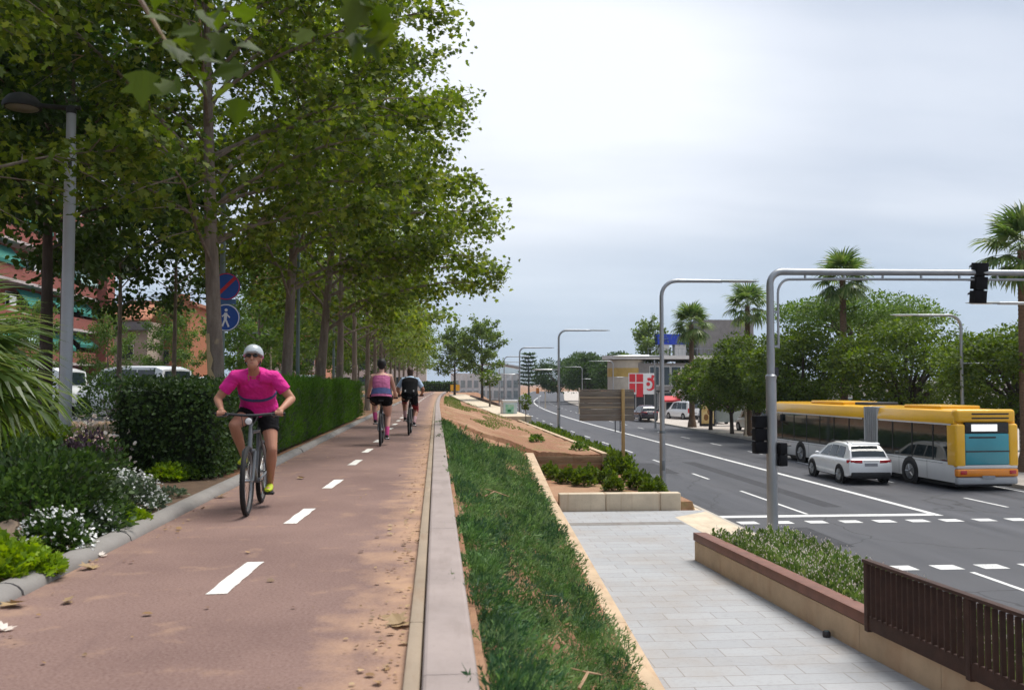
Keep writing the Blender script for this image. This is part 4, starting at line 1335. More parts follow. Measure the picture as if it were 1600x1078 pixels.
rw = thing('ramp_wall', 'low beige concrete wall with a red brown steel cap beside the plaza', 'wall', (0, 0, 0))
b = MB()
allw = [20.15, 18.6, 16.2, 13.1, 11.2, 9.4, 7.6, 5.8]
for i in range(len(allw) - 1):
    y0, y1 = allw[i], allw[i + 1] + .012
    rings = []
    for y in (y0, y1):
        x = wall_x(y)
        rings.append([Vector(p) for p in ((x, y, -2.8), (x, y, -2.14), (x + .22, y, -2.14), (x + .22, y, -2.8))])
    b.loft(rings, smooth=False)
b.build('wall_panel', M['conc_sand'], rw)
b = MB(); rings = []
for y in (20.17, 18.6, 17, 15, 12.85):
    x = wall_x(y)
    rings.append([Vector(p) for p in ((x - .025, y, -2.12), (x - .025, y, -1.955), (x + .26, y, -1.955), (x + .26, y, -2.12))])
b.loft(rings, smooth=False)
b.build('steel_cap', M['rust_cap'], rw, bevel=.006)

rl = thing('railing', 'rusty brown steel railing with upright bars at the lower right corner', 'railing', (0, 0, 0))
TOPZ, BOTZ = -1.23, -2.02


def railpt(y, dx=0): return wall_x(y) - .05 + dx


for y in (12.8, 10.6, 8.4, 6.2):
    b = MB(); x = railpt(y)
    b.box((x + .02, y, (TOPZ + BOTZ) / 2 - .06), (.07, .10, TOPZ - BOTZ + .2)); b.build('post', M['rust'], rl, bevel=.005)
for nm, zc, hh, ww in (('top_rail', TOPZ + .03, .045, .11), ('bottom_rail', BOTZ - .03, .20, .05)):
    b = MB(); rings = []
    for y in (12.85, 11.5, 9.8, 8, 6.1):
        x = railpt(y) + .02
        rings.append([Vector((x - ww / 2, y, zc - hh / 2)), Vector((x - ww / 2, y, zc + hh / 2)), Vector((x + ww / 2, y, zc + hh / 2)), Vector((x + ww / 2, y, zc - hh / 2))])
    b.loft(rings, smooth=False)
    b.build(nm, M['rust'], rl, bevel=.004)
y = 12.66
while y > 6.3:
    b = MB(); x = railpt(y)
    b.box((x + .02, y, (TOPZ + BOTZ) / 2 + .02), (.065, .03, TOPZ - BOTZ - .06)); b.build('bar', M['rust'], rl)
    y -= .125

# small dark floor spotlight at the wall foot
fl = thing('floor_spotlight', 'small dark spotlight on the paving at the foot of the beige wall', 'lamp', (wall_x(13.9) - .1, 13.9, PAVE_Z))
b = MB(); b.lathe([(.055, 0), (.06, .02), (.06, .07), (.045, .09)], 12); b.build('body', M['dark'], fl)
b = MB(); b.lathe([(.04, .092), (.035, .097)], 12); b.build('lens', M['glass_blue'], fl)

# slatted board on a post, seen from behind
bs_ = thing('board_sign', 'back of a grey slatted wooden board on one yellowish post in the lower bed', 'sign', (on_y(974, 740, 37.2).x, 37.2, -2.35))
b = MB(); b.box((0, 0, 1.72), (.13, .10, 3.46)); b.build('post', mat('new_timber', (.40, .27, .115), .8, .15, 4, stretch=(5, 5, .6)), bs_, bevel=.01)
b = MB()
zt = on_y(950, 608, 37.3).z + 2.35
for k, (hh, dy) in enumerate([(.06, 0), (.235, .02), (.235, .0), (.235, .02), (.235, 0), (.235, .02)]):
    zt -= hh + .008
    b.box((-.64, .11 + dy, zt + hh / 2), (2.22 + (.03 if k % 2 else 0), .05, hh))
b.build('board_panel', mat('grey_board', (.20, .175, .145), .9, .3, 2.5, stretch=(.5, 8, 8), bump=.6, bscale=10), bs_, bevel=.006)
b = MB()
for zz in (zt + .55, zt + .95): b.box((-.64, .065, zz), (2.2, .03, .07))
b.build('batten', mat('pale_batten', (.34, .275, .19), .9, .2, 3, stretch=(.6, 5, 5)), bs_)


# ------------------------------------------------------------------ street lamps of the avenue
def lamp(name, label, x, y, arm, low, top=4.92, dirn=1, z0=-2.57, r=.095, group='double armed street lamps along the avenue'):
    t = thing(name, label, 'street lamp', (x, y, z0), 0, group)
    h = top - z0; rad = .55
    b = MB()
    b.lathe([(r * 1.5, 0), (r * 1.5, .02), (r * 1.05, .03)], 14)
    b.tube([(0, 0, 0), (0, 0, 2.2)], [r * 1.08, r * 1.05], 14)
    b.tube([(0, 0, 2.2), (0, 0, h - rad)], [r * .9, r * .72], 14)
    b.build('pole', M['steel'], t)
    b = MB(); b.box((0, -r * 1.05, 1.05), (.10, .02, .34)); b.build('access_door', M['steel_dark'], t, bevel=.004)
    b = MB(); b.lathe([(r * 1.12, 2.16), (r * 1.14, 2.2), (r * .95, 2.25)], 14); b.build('collar', M['steel_dark'], t)
    b = MB()
    pts = [(0, 0, h - rad)] + [(dirn * (rad - rad * math.cos(a)), 0, h - rad + rad * math.sin(a)) for a in [R(15 * k) for k in range(1, 7)]] + [(dirn * (rad + .5), 0, h), (dirn * arm * .62, 0, h)]
    b.tube(pts, [r * .72] * 7 + [r * .66, r * .62], 12)
    b.build('arm', M['steel'], t)
    b = MB(); a0 = arm * .62
    b.loft([[Vector((dirn * xx, yy * w, h + zz * tk)) for yy, zz in ((-1, .2), (-.6, .9), (.6, .9), (1, .2), (.85, -.5), (-.85, -.5))] for xx, w, tk in ((a0 - .05, .07, .06), (a0 + .15, .13, .06), (arm - .25, .13, .05), (arm, .05, .015))])
    lum = b.build('luminaire', M['steel_dark'], t)
    b = MB(); b.box((dirn * (a0 + arm) / 2, 0, h - .035), (abs(arm - a0) * .6, .16, .012)); b.build('lens', M['white'], lum)
    if low:
        b = MB(); zl = 2.26 - z0
        b.tube([(0, 0, zl), (-dirn * .5, 0, zl)], .035, 8)
        b.loft([[Vector((-dirn * xx, yy * w, zl + zz * tk)) for yy, zz in ((-1, .2), (-.6, .9), (.6, .9), (1, .2), (.85, -.5), (-.85, -.5))] for xx, w, tk in ((.45, .06, .06), (.6, .13, .065), (low - .2, .13, .055), (low, .05, .02))])
        b.build('low_arm', M['steel'], t)
    return t


l1 = lamp('street_lamp', 'nearest double armed street lamp, rising right behind the pale plaza wall', 7.85, 31.9, 3.5, 1.75)
for k, lab in enumerate(['second double armed street lamp, its pole standing in the verge planting', 'third double armed lamp down the avenue, just beyond the glass booth', 'fourth double armed lamp down the avenue', 'fifth and smallest double armed lamp of the left kerb']):
    y = 62 + 30.2 * k
    dup(l1, (8.2 + off(y), y, -2.57), 0, lab)
rl1 = lamp('street_lamp', 'street lamp behind the bus with its arm pointing left', 24.45, 41.5, 3.45, 1.7, top=4.5, dirn=-1)
for y, lab in ((128, 'far right kerb lamp standing left of the yellow cornered building'), (172, 'small far right kerb lamp against the dark avenue trees')):
    dup(rl1, (23.6 + off(y) * 1.05, y, -2.57), 0, lab)

# signal mast
tp = thing('traffic_signal', 'traffic signal mast with a long arm reaching over the avenue', 'traffic light', (8.22, 22.3, -2.6))
hm = 4.08 + 2.6
b = MB()
b.lathe([(.2, 0), (.2, .03), (.14, .04)], 16)
b.tube([(0, 0, 0), (0, 0, 4.1)], [.135, .125], 16)
b.tube([(0, 0, 4.1), (0, 0, hm - .35)], [.098, .09], 16)
b.lathe([(.135, 4.02), (.14, 4.1), (.10, 4.14)], 16)
b.build('pole', M['steel'], tp)
b = MB(); rad = .32
pts = [(0, 0, hm - .40)] + [(rad - rad * math.cos(a), 0, hm - rad + rad * math.sin(a)) for a in [R(15 * k) for k in range(0, 7)]] + [(1.5, 0, hm), (9.5, 0, hm + .05)]
b.tube(pts, [.088] * 8 + [.082, .07], 12)
b.build('mast_arm', M['steel'], tp)
b = MB()
b.tube([(.20, .0, hm - 1.9), (.20, 0, hm - .55)] + [(.20 + .28 - .28 * math.cos(a), 0, hm - .55 + .36 * math.sin(a)) for a in [R(18 * k) for k in range(1, 6)]] + [(1.6, 0, hm - .17), (9.4, 0, hm - .13)], .032, 8)
for k in range(9): b.box((.9 + k * 1.0, 0, hm - .11), (.04, .05, .14))
for zz in (hm - 1.85, hm - 1.0): b.box((.12, 0, zz), (.2, .06, .05))
b.build('brace_tube', M['steel'], tp)


def signal_head(loc, nsec, ry=0, face=1, w=.30, hs=.32, tilt=0):
    """black housing of nsec sections; face +1 looks away from the camera"""
    b = MB()
    for k in range(nsec):
        b.box((0, 0, -k * hs), (w, .22, hs - .034))
        if k < nsec - 1: b.box((0, 0, -k * hs - hs / 2), (w * .6, .14, .05))
    o = b.build('signal_head', M['signal'], tp, bevel=.009)
    for k in range(nsec):
        v = MB(); rr = w * .38
        v.loft([[Vector((math.cos(a) * -rr, face * (.11 + d), -k * hs - math.sin(a) * rr)) for a in [R(200 + 14 * q) for q in range(11)]] for d in (0, .16)], closed=False, cap=False)
        v.build('visor', M['black'], o)
        g = MB(); g.lathe([(w * .36, face * .111), (w * .2, face * .118)], 16, (0, 0, -k * hs), 'Y'); g.build('lens', M['dark'], o)
    o.location = loc; o.rotation_euler = (tilt, 0, ry)
    return o


signal_head((-.29, .05, 3.14 - .16), 3, .12)
signal_head((.20, -.02, 2.49 - .16), 2, -1.2, w=.29, hs=.30)
signal_head((5.46, .02, hm + .12), 3, .1, w=.34, hs=.35, tilt=.12)
b = MB(); b.box((-.12, .03, 2.9), (.16, .05, .05)); b.box((-.12, .03, 2.3), (.16, .05, .05)); b.box((.1, 0, 2.3), (.12, .05, .05)); b.build('bracket', M['dark'], tp)
b = MB(); b.box((.13, .02, 3.45 + .75), (.10, .12, .22)); b.build('push_box', M['dark'], tp)
# lamp arm entering from the right edge
dup(rl1, (24.3, 35.0, -2.57), 0, 'lamp arm reaching in from the right picture edge below the hanging signal')['group'] = 'double armed street lamps along the avenue'

# ------------------------------------------------------------------ left garden lamp and sign post
gl = thing('park_lamp', 'tall pale grey lamp post with a dark dome head among the leaves on the left', 'street lamp', (on_y(103, 600, 16).x, 16, 0))
b = MB(); b.tube([(0, 0, 0), (0, 0, 5.25)], [.098, .092], 16); b.tube([(0, 0, 5.25), (0, 0, 5.85)], [.078, .075], 16); b.lathe([(.14, 0), (.14, .03), (.1, .05)], 16); b.build('pole', mat('pale_grey_paint', (.40, .42, .44), .45, .08, 2, metal=.2), gl)
b = MB(); b.box((.03, -.1, 4.95), (.05, .04, .12)); b.build('hatch', M['dark'], gl)
b = MB(); b.tube([(.15, 0, 5.95), (0, 0, 5.93), (-.62, 0, 5.98)], .04, 8); b.lathe([(.08, 5.84), (.085, 5.92), (.05, 5.98)], 12); b.build('arm', M['dark'], gl)
b = MB(); b.lathe([(.30, -.06), (.31, -.02), (.29, .04), (.22, .13), (.10, .185), (.01, .20)], 24, (-.80, 0, 5.98)); hd = b.build('lamp_head', M['dark'], gl)
b = MB(); b.lathe([(.26, -.062), (.2, -.09), (.01, -.10)], 20, (-.80, 0, 5.98)); b.build('lens', mat('lamp_glass', (.35, .33, .3), .3, .1, 3), hd)

sp_ = thing('sign_post', 'grey green post with two round blue traffic signs beside the peeling trunk', 'traffic sign', (on_y(346, 560, 19.5).x, 19.5, 0))
b = MB(); b.tube([(0, 0, 0), (0, 0, 6.5)], [.065, .05], 12); b.build('post', mat('green_grey_paint', (.13, .17, .165), .5, .1, 2), sp_)
M['red_panel'] = mat('red_panel', (.62, .025, .035), .5, .12, 1.5)
M['sign_blue'] = mat('sign_blue', (.012, .07, .32), .4, .06, 2); M['sign_white'] = mat('sign_white', (.75, .76, .78), .4, .05, 2); M['sign_red'] = mat('sign_red', (.5, .02, .03), .4, .06, 2)


def round_sign(z, kind):
    b = MB(); b.lathe([(.275, .0), (.28, -.012), (.275, -.024)], 36, (.10, -.075, z), 'Y'); s_ = b.build('sign_disc', M['sign_blue'], sp_)
    yq = -.075 - .0275
    b = MB(); n = 40
    vs = []
    for k in range(n):
        a = 2 * math.pi * k / n
        vs += [(.10 + .274 * math.cos(a), yq, z + .274 * math.sin(a)), (.10 + .255 * math.cos(a), yq, z + .255 * math.sin(a))]
    b.add(vs, [(2 * k, 2 * k + 1, (2 * k + 3) % (2 * n), (2 * k + 2) % (2 * n)) for k in range(n)])
    b.build('sign_rim', M['sign_white'] if kind == 'walk' else M['sign_red'], s_)
    b = MB(); y2 = yq - .001
    if kind == 'walk':      # white walking figure
        def line(p, q, w):
            p, q = Vector((p[0], 0, p[1])), Vector((q[0], 0, q[1])); d = (q - p).normalized(); m = Vector((-d.z, 0, d.x)) * w
            b.add([(v_.x + .10, y2, v_.z + z) for v_ in (p + m, q + m, q - m, p - m)], [(0, 1, 2, 3)])
        for p, q, w in (((0, .10), (-.01, -.03), .03), ((-.01, -.02), (.06, -.19), .018), ((-.01, -.02), (-.07, -.18), .018), ((.0, .09), (.08, .0), .013), ((.0, .09), (-.075, .02), .013)): line(p, q, w); y2 -= .0004
        b.add([(.10 + .005 + .032 * math.cos(2 * math.pi * k / 14), y2, z + .155 + .032 * math.sin(2 * math.pi * k / 14)) for k in range(14)], [tuple(range(14))])
        b.build('walker_symbol', M['sign_white'], s_)
    else:                   # red bar across a blue field
        d = Vector((.7, 0, .7)); m = Vector((-.7, 0, .7)) * .035
        b.add([(v_.x + .10, y2, v_.z + z) for v_ in (d * -.25 + m, d * .25 + m, d * .25 - m, d * -.25 - m)], [(0, 1, 2, 3)])
        b.build('red_bar', M['sign_red'], s_)


round_sign(3.30, 'no'); round_sign(2.66, 'walk')
b = MB(); b.box((.08, -.06, 2.99), (.42, .02, .10)); b.build('sign_plate', mat('sign_plate_grey', (.06, .14, .28), .5, .1, 2), sp_)
# more poles between the plane trunks
for i, (u, y, top, lab) in enumerate([(465, 27.5, 6.0, 'slim green grey pole between the first two plane trunks'), (521, 42, 6.2, 'far thin green grey pole among the plane trunks'), (423, 46, 3.7, 'thin pale pole to the right of the grey helmet'), (576, 62, 3.6, 'thin pale pole above the cyclist in the pink top')]):
    t = thing('slim_pole', lab, 'pole', (on_y(u, 590, y).x, y, 0), 0, 'slim poles beside the cycle path')
    b = MB(); b.tube([(0, 0, 0), (0, 0, top)], [.06 if i < 2 else .045, .045], 10); b.lathe([(.1, 0), (.1, .05), (.06, .08)], 10); b.build('shaft', mat('pole_paint', (.12, .165, .16), .5, .1, 2) if i < 2 else M['conc_pale'], t)
    b = MB(); b.tube([(0, 0, top - .03), (-.5, 0, top + .08), (-.9, 0, top + .06)], [.035, .03, .05], 8); b.build('arm', M['steel_dark'], t)

# white picket railing by the vans
pf = thing('picket_fence', 'low white metal fence in front of the parked vans', 'fence', (-11.2, 36.4, 0))
b = MB()
for z in (.95, .45, 1.5): b.box((1.6, 0, z), (4.2, .04, .045))
b.build('rail', M['white'], pf)
b = MB()
for k in range(15): b.box((-.4 + k * .28, 0, .77), (.045, .035, 1.54))
b.build('picket', M['white'], pf)


# ------------------------------------------------------------------ buildings
def windows(bld, mw, mg, rects, place):
    for (a, z, w, h) in rects:
        b = MB(); place(b, a, z, w + .14, h + .14, .0, .06); f = b.build('window', mw, bld)
        b = MB(); place(b, a, z, w, h, .035, .04); b.build('pane', mg, f)


M['brick_red'] = mat('red_brick', (.31, .10, .075), .9, .18, 6, bump=.3, bscale=30)
M['brick_orange'] = mat('orange_render', (.40, .155, .075), .9, .14, 3)
M['render_beige'] = mat('beige_render', (.42, .33, .25), .9, .12, 2)
M['render_pale'] = mat('pale_render', (.60, .585, .56), .85, .08, 2)
M['render_grey'] = mat('grey_render', (.20, .19, .185), .85, .15, 2)
M['slab'] = mat('balcony_slab', (.55, .46, .44), .85, .1, 2)
M['awning'] = mat('green_awning', (.018, .16, .125), .7, .2, 3, stretch=(6, 6, .6))
M['awning_pale'] = mat('faded_awning', (.30, .42, .40), .7, .2, 3)
M['roof_tile'] = mat('roof_tiles', (.36, .15, .085), .9, .25, 8)
M['cloth_white'] = mat('washing_white', (.68, .68, .68), .9, .1, 3)

# red brick apartments, facade parallel to the path (plane x = 0 local, facing +x)
ap = thing('apartment_block', 'red brick apartment block with balconies and green awnings on the left', 'building', (-34, 0, 0))
b = MB(); b.box((-6, 76, 9), (12, 36, 18)); b.build('wall', M['brick_red'], ap)
b = MB(); b.box((-6, 76, 18.2), (12.8, 36.8, .4)); b.build('roof', M['render_beige'], ap)
b = MB(); b.box((1.3, 93.2, 8.5), (2.0, 2.2, 17)); b.build('pilaster', M['brick_red'], ap)
for fl_ in range(1, 6):
    z = 3.1 * fl_
    b = MB(); b.box((.75, 75, z), (1.5, 33.6, .22)); b.build('balcony_slab', M['slab'], ap)
    b = MB(); b.box((1.44, 75, z + .62), (.12, 33.6, 1.0)); b.build('balcony_parapet', M['brick_red'], ap)
    rects = [(60 + 3.4 * k, z + 1.35, 1.7, 2.1) for k in range(10)]
    windows(ap, M['white'], M['glass'], rects, lambda bb, a, zz, w, h, o, d: bb.box((o + .02, a, zz), (d, w, h)))
    for k in range(6):
        if (k * 7 + fl_ * 3) % 5 == 0: continue
        y0 = 60.5 + k * 5.4
        b = MB(); bz = z + 2.72
        hh = 1.1 + .25 * ((k + fl_) % 3)
        b.prism([(.55, y0, bz), (1.62, y0, bz - hh * .8), (1.62, y0, bz - hh * .8 - .28), (1.58, y0, bz - hh * .8 - .28), (1.55, y0, bz - hh * .8 - .02), (.55, y0, bz - .05)], (0, 4.4, 0))
        b.build('awning', M['awning_pale'] if (k + fl_) % 4 == 0 else M['awning'], ap)
    b = MB(); b.box((1.25, 66 + fl_ * 4.3, z + 1.45), (.06, 1.1, .9)); b.build('laundry', M['cloth_white'], ap)

ob = thing('apartment_block', 'orange rendered apartment house with a pale wing behind the small street trees', 'building', (-36, 122, 0))
b = MB(); b.box((3.2, 0, 5.4), (6.4, 16, 10.8)); b.build('wall', M['brick_orange'], ob)
b = MB(); b.box((5.4, -8.4, 6.0), (2.0, 1.2, 12.0)); b.build('stair_tower', M['brick_orange'], ob)
b = MB(); b.box((-4.5, -4.25, 4.7), (8.8, 8.6, 9.4)); b.build('pale_wing', M['render_beige'], ob)
b = MB(); b.box((3.2, -.2, 11.0), (7.4, 17.5, .4)); b.build('roof', M['roof_tile'], ob)
windows(ob, M['white'], M['glass'], [(-7.0 + 2.9 * i, 1.2 + 2.7 * k, 1.3, 1.6) for i in range(3) for k in range(1, 3)] + [(1.6, 1.5 + 3 * k, 1.2, 1.6) for k in range(3)] + [(3.7, 1.5 + 3 * k, .8, 1.6) for k in range(3)], lambda bb, a, zz, w, h, o, d: bb.box((a, -8.05 - o - (.52 if a < -1 else 0), zz), (w, d, h)))
gb = thing('apartment_block', 'low beige and grey house between the red and the orange apartments', 'building', (-40, 112, 0))
b = MB(); b.box((0, 0, 4.2), (15, 9, 8.4)); b.build('wall', M['render_beige'], gb)
b = MB(); b.box((0, -4.8, 7.8), (15.6, 1.0, .9)); b.build('concrete_band', M['render_grey'], gb)
b = MB(); b.prism([(-8, -5.2, 8.5), (8, -5.2, 8.5), (8, 0, 10.4), (-8, 0, 10.4)], (0, .2, .25)); b.build('roof', M['roof_tile'], gb)
windows(gb, M['white'], M['glass'], [(-5 + 3.4 * i, 2 + 2.9 * k, 1.5, 1.5) for i in range(4) for k in range(2)], lambda bb, a, zz, w, h, o, d: bb.box((a, -4.52 - o, zz), (w, d, h)))
pb_ = thing('apartment_block', 'salmon brick apartment tower seen between the plane tree trunks', 'building', (-25, 165, 0))
b = MB(); b.box((0, 0, 10), (12, 14, 20)); b.build('wall', mat('salmon_brick', (.48, .22, .14), .9, .16, 5), pb_)
b = MB(); b.box((0, 0, 20.25), (12.6, 14.6, .5)); b.build('roof', M['render_beige'], pb_)
for fl_ in range(1, 6):
    b = MB(); b.box((0, -7.5, 3.2 * fl_), (10, 1.0, .25)); b.box((0, -7.95, 3.2 * fl_ + .55), (10, .1, .9)); b.build('balcony', M['slab'], pb_)
windows(pb_, M['white'], M['glass'], [(-3.6 + 3.6 * i, 1.8 + 3.2 * k, 1.8, 1.7) for i in range(3) for k in range(6)], lambda bb, a, zz, w, h, o, d: bb.box((a, -7.02 - o, zz), (w, d, h)))
wb_ = thing('apartment_block', 'pale distant houses closing the side street under the leaves', 'building', (-9, 190, 0))
b = MB(); b.box((-6, 0, 5), (26, 12, 10)); b.build('wall', M['render_pale'], wb_)
b = MB(); b.box((-6, 0, 10.2), (26.8, 12.8, .4)); b.build('roof', M['roof_tile'], wb_)
windows(wb_, M['white'], M['glass'], [(-16 + 3.6 * i, 1.8 + 3.1 * k, 1.8, 1.7) for i in range(6) for k in range(3)], lambda bb, a, zz, w, h, o, d: bb.box((a, -6.02 - o, zz), (w, d, h)))

# grey modern building on the right with rounded corner, banner wall
gm = thing('office_building', 'grey two storey commercial building with a rounded yellow corner beyond the avenue', 'building', (28.6, 130, -2.57))
b = MB(); b.box((8.5, 7, 4.3), (19, 14, 3.4)); b.build('upper_wall', M['render_grey'], gm)
b = MB(); b.box((8.5, 7.4, 1.3), (18.4, 13, 2.6)); b.build('ground_wall', M['dark'], gm)
b = MB(); b.lathe([(2.6, 2.4), (2.6, 6.4)], 28, (-1.4, 2.2, 0)); b.build('corner_drum', mat('drum_render', (.42, .38, .32), .8, .1, 2), gm)
b = MB(); b.lathe([(3.4, 6.5), (3.4, 6.95)], 28, (-1.4, 2.2, 0)); b.box((8.3, 6.6, 6.72), (20, 15.4, .45)); b.build('roof', M['render_pale'], gm)
b = MB(); b.lathe([(2.64, 4.3), (2.64, 5.4)], 28, (-1.4, 2.2, 0)); b.build('yellow_band', mat('yellow_panel', (.40, .27, .07), .6, .2, 1.5), gm)
b = MB(); b.box((13, 4, 9.2), (8, 7, 4.6)); b.build('penthouse', M['render_grey'], gm)
b = MB()
for k in range(18): b.box((1.5 + k * .55, .4, 7.4), (.04, .04, .9))
b.box((6.2, .4, 7.85), (9.6, .05, .05)); b.build('roof_railing', M['steel'], gm)
windows(gm, M['white'], M['glass'], [(2.3 + 1.55 * i, 4.4, 1.3, 2.3) for i in range(4)] + [(9.6 + 2.2 * i, 4.6, 1.7, 1.5) for i in range(4)] + [(2.0 + 2.2 * i, 1.3, 1.9, 2.0) for i in range(8)], lambda bb, a, zz, w, h, o, d: bb.box((a, -.02 - o + (.88 if zz < 2 else 0), zz), (w, d, h)))
gm.scale = (1, 1, 1.14)
bx = thing('roof_box', 'blue box standing on white blocks on the grey building roof', 'box', (28.6 + 5.6, 133, -2.57 + 7.9))
b = MB(); b.box((0, 0, 2.45), (4.6, 2, 1.5)); b.build('tarp', mat('blue_tarp', (.015, .05, .42), .6, .15, 2), bx)
for xx, ww in ((-1.2, 1.2), (1.1, 1.6)):
    b = MB(); b.box((xx, 0, .85), (ww, 1.6, 1.7)); b.build('block', M['render_pale'], bx)

# red and white hoarding with emblem
bn = thing('advert_banner', 'large white hoarding with red squares and a red emblem on thin posts', 'banner', (29.0, 112, -2.57))
pA, pB_ = on_y(982, 600, 112), on_y(1024, 600, 112)
zt, zb = on_y(1000, 583, 112).z + 2.57, on_y(1000, 616, 112).z + 2.57
xa, xb = pA.x - 29, pB_.x - 29
b = MB(); b.box(((xa + xb) / 2, 0, (zt + zb) / 2), (xb - xa, .12, zt - zb)); b.build('panel', M['white'], bn)
w = xb - xa; h = zt - zb; zl = zb
b = MB()
for x0, x1, z0_, z1_ in ((.03, .25, .58, .96), (.29, .54, .58, .96), (.03, .25, .10, .52), (.29, .54, -.12, .52)):
    b.box((xa + w * (x0 + x1) / 2, -.075, zb + h * (z0_ + z1_) / 2), (w * (x1 - x0), .03, h * (z1_ - z0_)))
b.build('red_square', M['red_panel'], bn)
b = MB(); cxm, czm, q = xa + w * .77, zb + h * .46, h * .22
arc = [(cxm + q * math.cos(a), -.08, czm + q * math.sin(a) * 1.15) for a in [R(-125 + 14 * k) for k in range(18)]]
b.tube(arc, [q * .10 + q * .22 * min(1, k / 7) for k in range(18)], 8, flat=.2, ref=(0, 1, 0))
b.tube([(cxm + q * .55, -.08, czm + q * .95), (cxm + q * .85, -.08, czm + q * 2.0)], [q * .2, q * .34], 8, flat=.2, ref=(0, 1, 0))
b.lathe([(q * .42, -.012), (q * .42, .012)], 16, (cxm - q * .25, -.08, czm + q * .1), 'Y')
b.build('emblem', M['red_panel'], bn)
for xx in (xa + .1, xa + w * .27, xb - .08):
    b = MB(); b.tube([(xx, .1, 0), (xx, .1, zt + (.0 if xx < xb - .2 else 1.6))], .07, 8); b.build('post', M['steel'], bn)

# white flat roofed canopy post next to the board
cn = thing('bus_stop_totem', 'pale grey information panel on two legs beside the board', 'sign', (on_y(965, 640, 74).x, 74, -2.57))
b = MB(); b.box((0, 0, 2.05), (.62, .16, 1.6)); b.build('panel', mat('totem_grey', (.50, .52, .54), .5, .05, 2), cn, bevel=.03)
for s_ in (-.2, .2):
    b = MB(); b.box((s_, 0, .63), (.07, .08, 1.26)); b.build('leg', M['dark'], cn)

# bus shelter with poster
sh = thing('bus_shelter', 'glass bus shelter with a yellow poster behind the shortest palm', 'bus shelter', (24.9, 84, -2.56))
b = MB(); b.box((0, 0, 1.15), (1.45, .16, 2.3)); b.build('poster_frame', M['dark'], sh, bevel=.02)
b = MB(); b.box((0, -.09, 1.1), (1.15, .02, 1.75)); po = b.build('poster', mat('yellow_poster', (.55, .33, .06), .4, .5, 1.8, col2=(.72, .62, .35)), sh)
b = MB(); b.ball((-.15, -.10, .8), (.22, .012, .3)); b.ball((.2, -.10, 1.3), (.25, .012, .3)); b.build('poster_shape', mat('poster_brown', (.22, .10, .03), .5, .2, 3), po)
b = MB(); b.box((2.6, .4, 2.42), (4.4, 1.3, .12)); b.build('roof', M['dark'], sh)
b = MB(); b.box((2.9, .95, 1.25), (3.6, .03, 1.9)); b.build('glass_wall', glass_mat('pale_glass', (.35, .40, .38), .15), sh)
for xx in (1.1, 4.7):
    b = MB(); b.tube([(xx, .95, 0), (xx, .95, 2.4)], .04, 8); b.build('post', M['steel_dark'], sh)
rs = thing('market_stall', 'white stall with a red awning left of the bus shelter', 'stall', (on_y(1050, 640, 106).x, 106, -2.57))
b = MB(); b.box((0, 0, 1.1), (2.6, 1.8, 2.2)); b.build('counter_box', M['render_pale'], rs)
b = MB(); b.prism([(-1.5, -.9, 2.5), (-1.5, -1.9, 2.05), (-1.5, -1.9, 1.85), (-1.5, -.9, 2.25)], (3.0, 0, 0)); b.build('awning', M['red_panel'], rs)
b = MB(); b.box((0, -.92, 1.35), (1.8, .05, .8)); b.build('hatch', M['glass'], rs)
# white sheds and fence behind the right hand trees
ws = thing('white_pavilion', 'white low pavilion with glass doors behind the right hand trees', 'building', (36.5, 68, -2.6))
b = MB(); b.box((0, 4, 2.0), (13, 8, 4.0)); b.build('wall', M['render_pale'], ws)
b = MB(); b.box((0, 3.8, 4.1), (13.6, 9, .25)); b.build('roof', M['render_pale'], ws)
windows(ws, M['white'], M['glass_blue'], [(-4.8, 1.6, 1.8, 2.4), (-2.2, 1.6, 1.8, 2.4), (1.0, 1.6, 1.8, 2.4), (4.0, 1.6, 1.8, 2.4)], lambda bb, a, zz, w, h, o, d: bb.box((a, -.02 - o, zz), (w, d, h)))
wf = thing('white_fence', 'tall white post fence at the right edge behind the bus', 'fence', (27.2, 45.0, -2.57))
for k in range(7):
    b = MB(); b.box((k * .85, k * .25, 1.75), (.11, .11, 3.5)); b.build('post', M['white'], wf)
b = MB()
for z in (.4, 1.6, 2.7): b.box((2.6, .85, z), (5.4, .05, .08), rz=.286)
b.build('rail', M['white'], wf)
b = MB()
for k in range(34): b.box((.1 + k * .155, .08 + k * .0456, 1.55), (.03, .03, 2.4))
b.build('infill_bars', M['white'], wf)
dup(ws, (52.5, 82, -2.6), 0, 'second white pavilion, farther back at the right edge')
dup(ws, (33.0, 100, -2.6), 0, 'white shed visible between the two pink blossom trees', None, (.8, 1, .75))

# far white glasshouse-like pavilion and ramp at the end of the path
gh = thing('glass_pavilion', 'pale glazed pavilion with a curved roof at the far end of the path', 'building', (11.5, 215, -2.4))
b = MB(); rings = []
for yy in (0, 14):
    rings.append([Vector((-8.5 + 17 * k / 14, yy, 6.0 + 2.6 * math.sin(math.pi * (.08 + .7 * k / 14)))) for k in range(15)] + [Vector((8.5 - 17 * k / 14, yy, 5.7 + 2.6 * math.sin(math.pi * (.78 - .7 * k / 14)))) for k in range(15)])
b.loft(rings, smooth=False); b.build('roof', mat('pale_roof', (.62, .66, .68), .4, .08, .5), gh)
b = MB(); b.box((0, 7, 3.1), (16, 12, 6.2)); b.build('glass_wall', glass_mat('misty_glass', (.70, .74, .75), .4), gh)
for k in range(11):
    b = MB(); b.box((-7.7 + k * 1.54, .7, 3.1), (.24, .3, 6.2)); b.build('column', M['white'], gh)
windows(gh, M['white'], glass_mat('pale_pane', (.30, .36, .38), .3), [(-6.9 + 1.54 * i, 1.3 + 2.4 * k, 1.0, 1.7) for i in range(10) for k in range(2)], lambda bb, a, zz, w, h, o, d: bb.box((a, .96 - o, zz), (w, d, h)))
b = MB(); rings = []
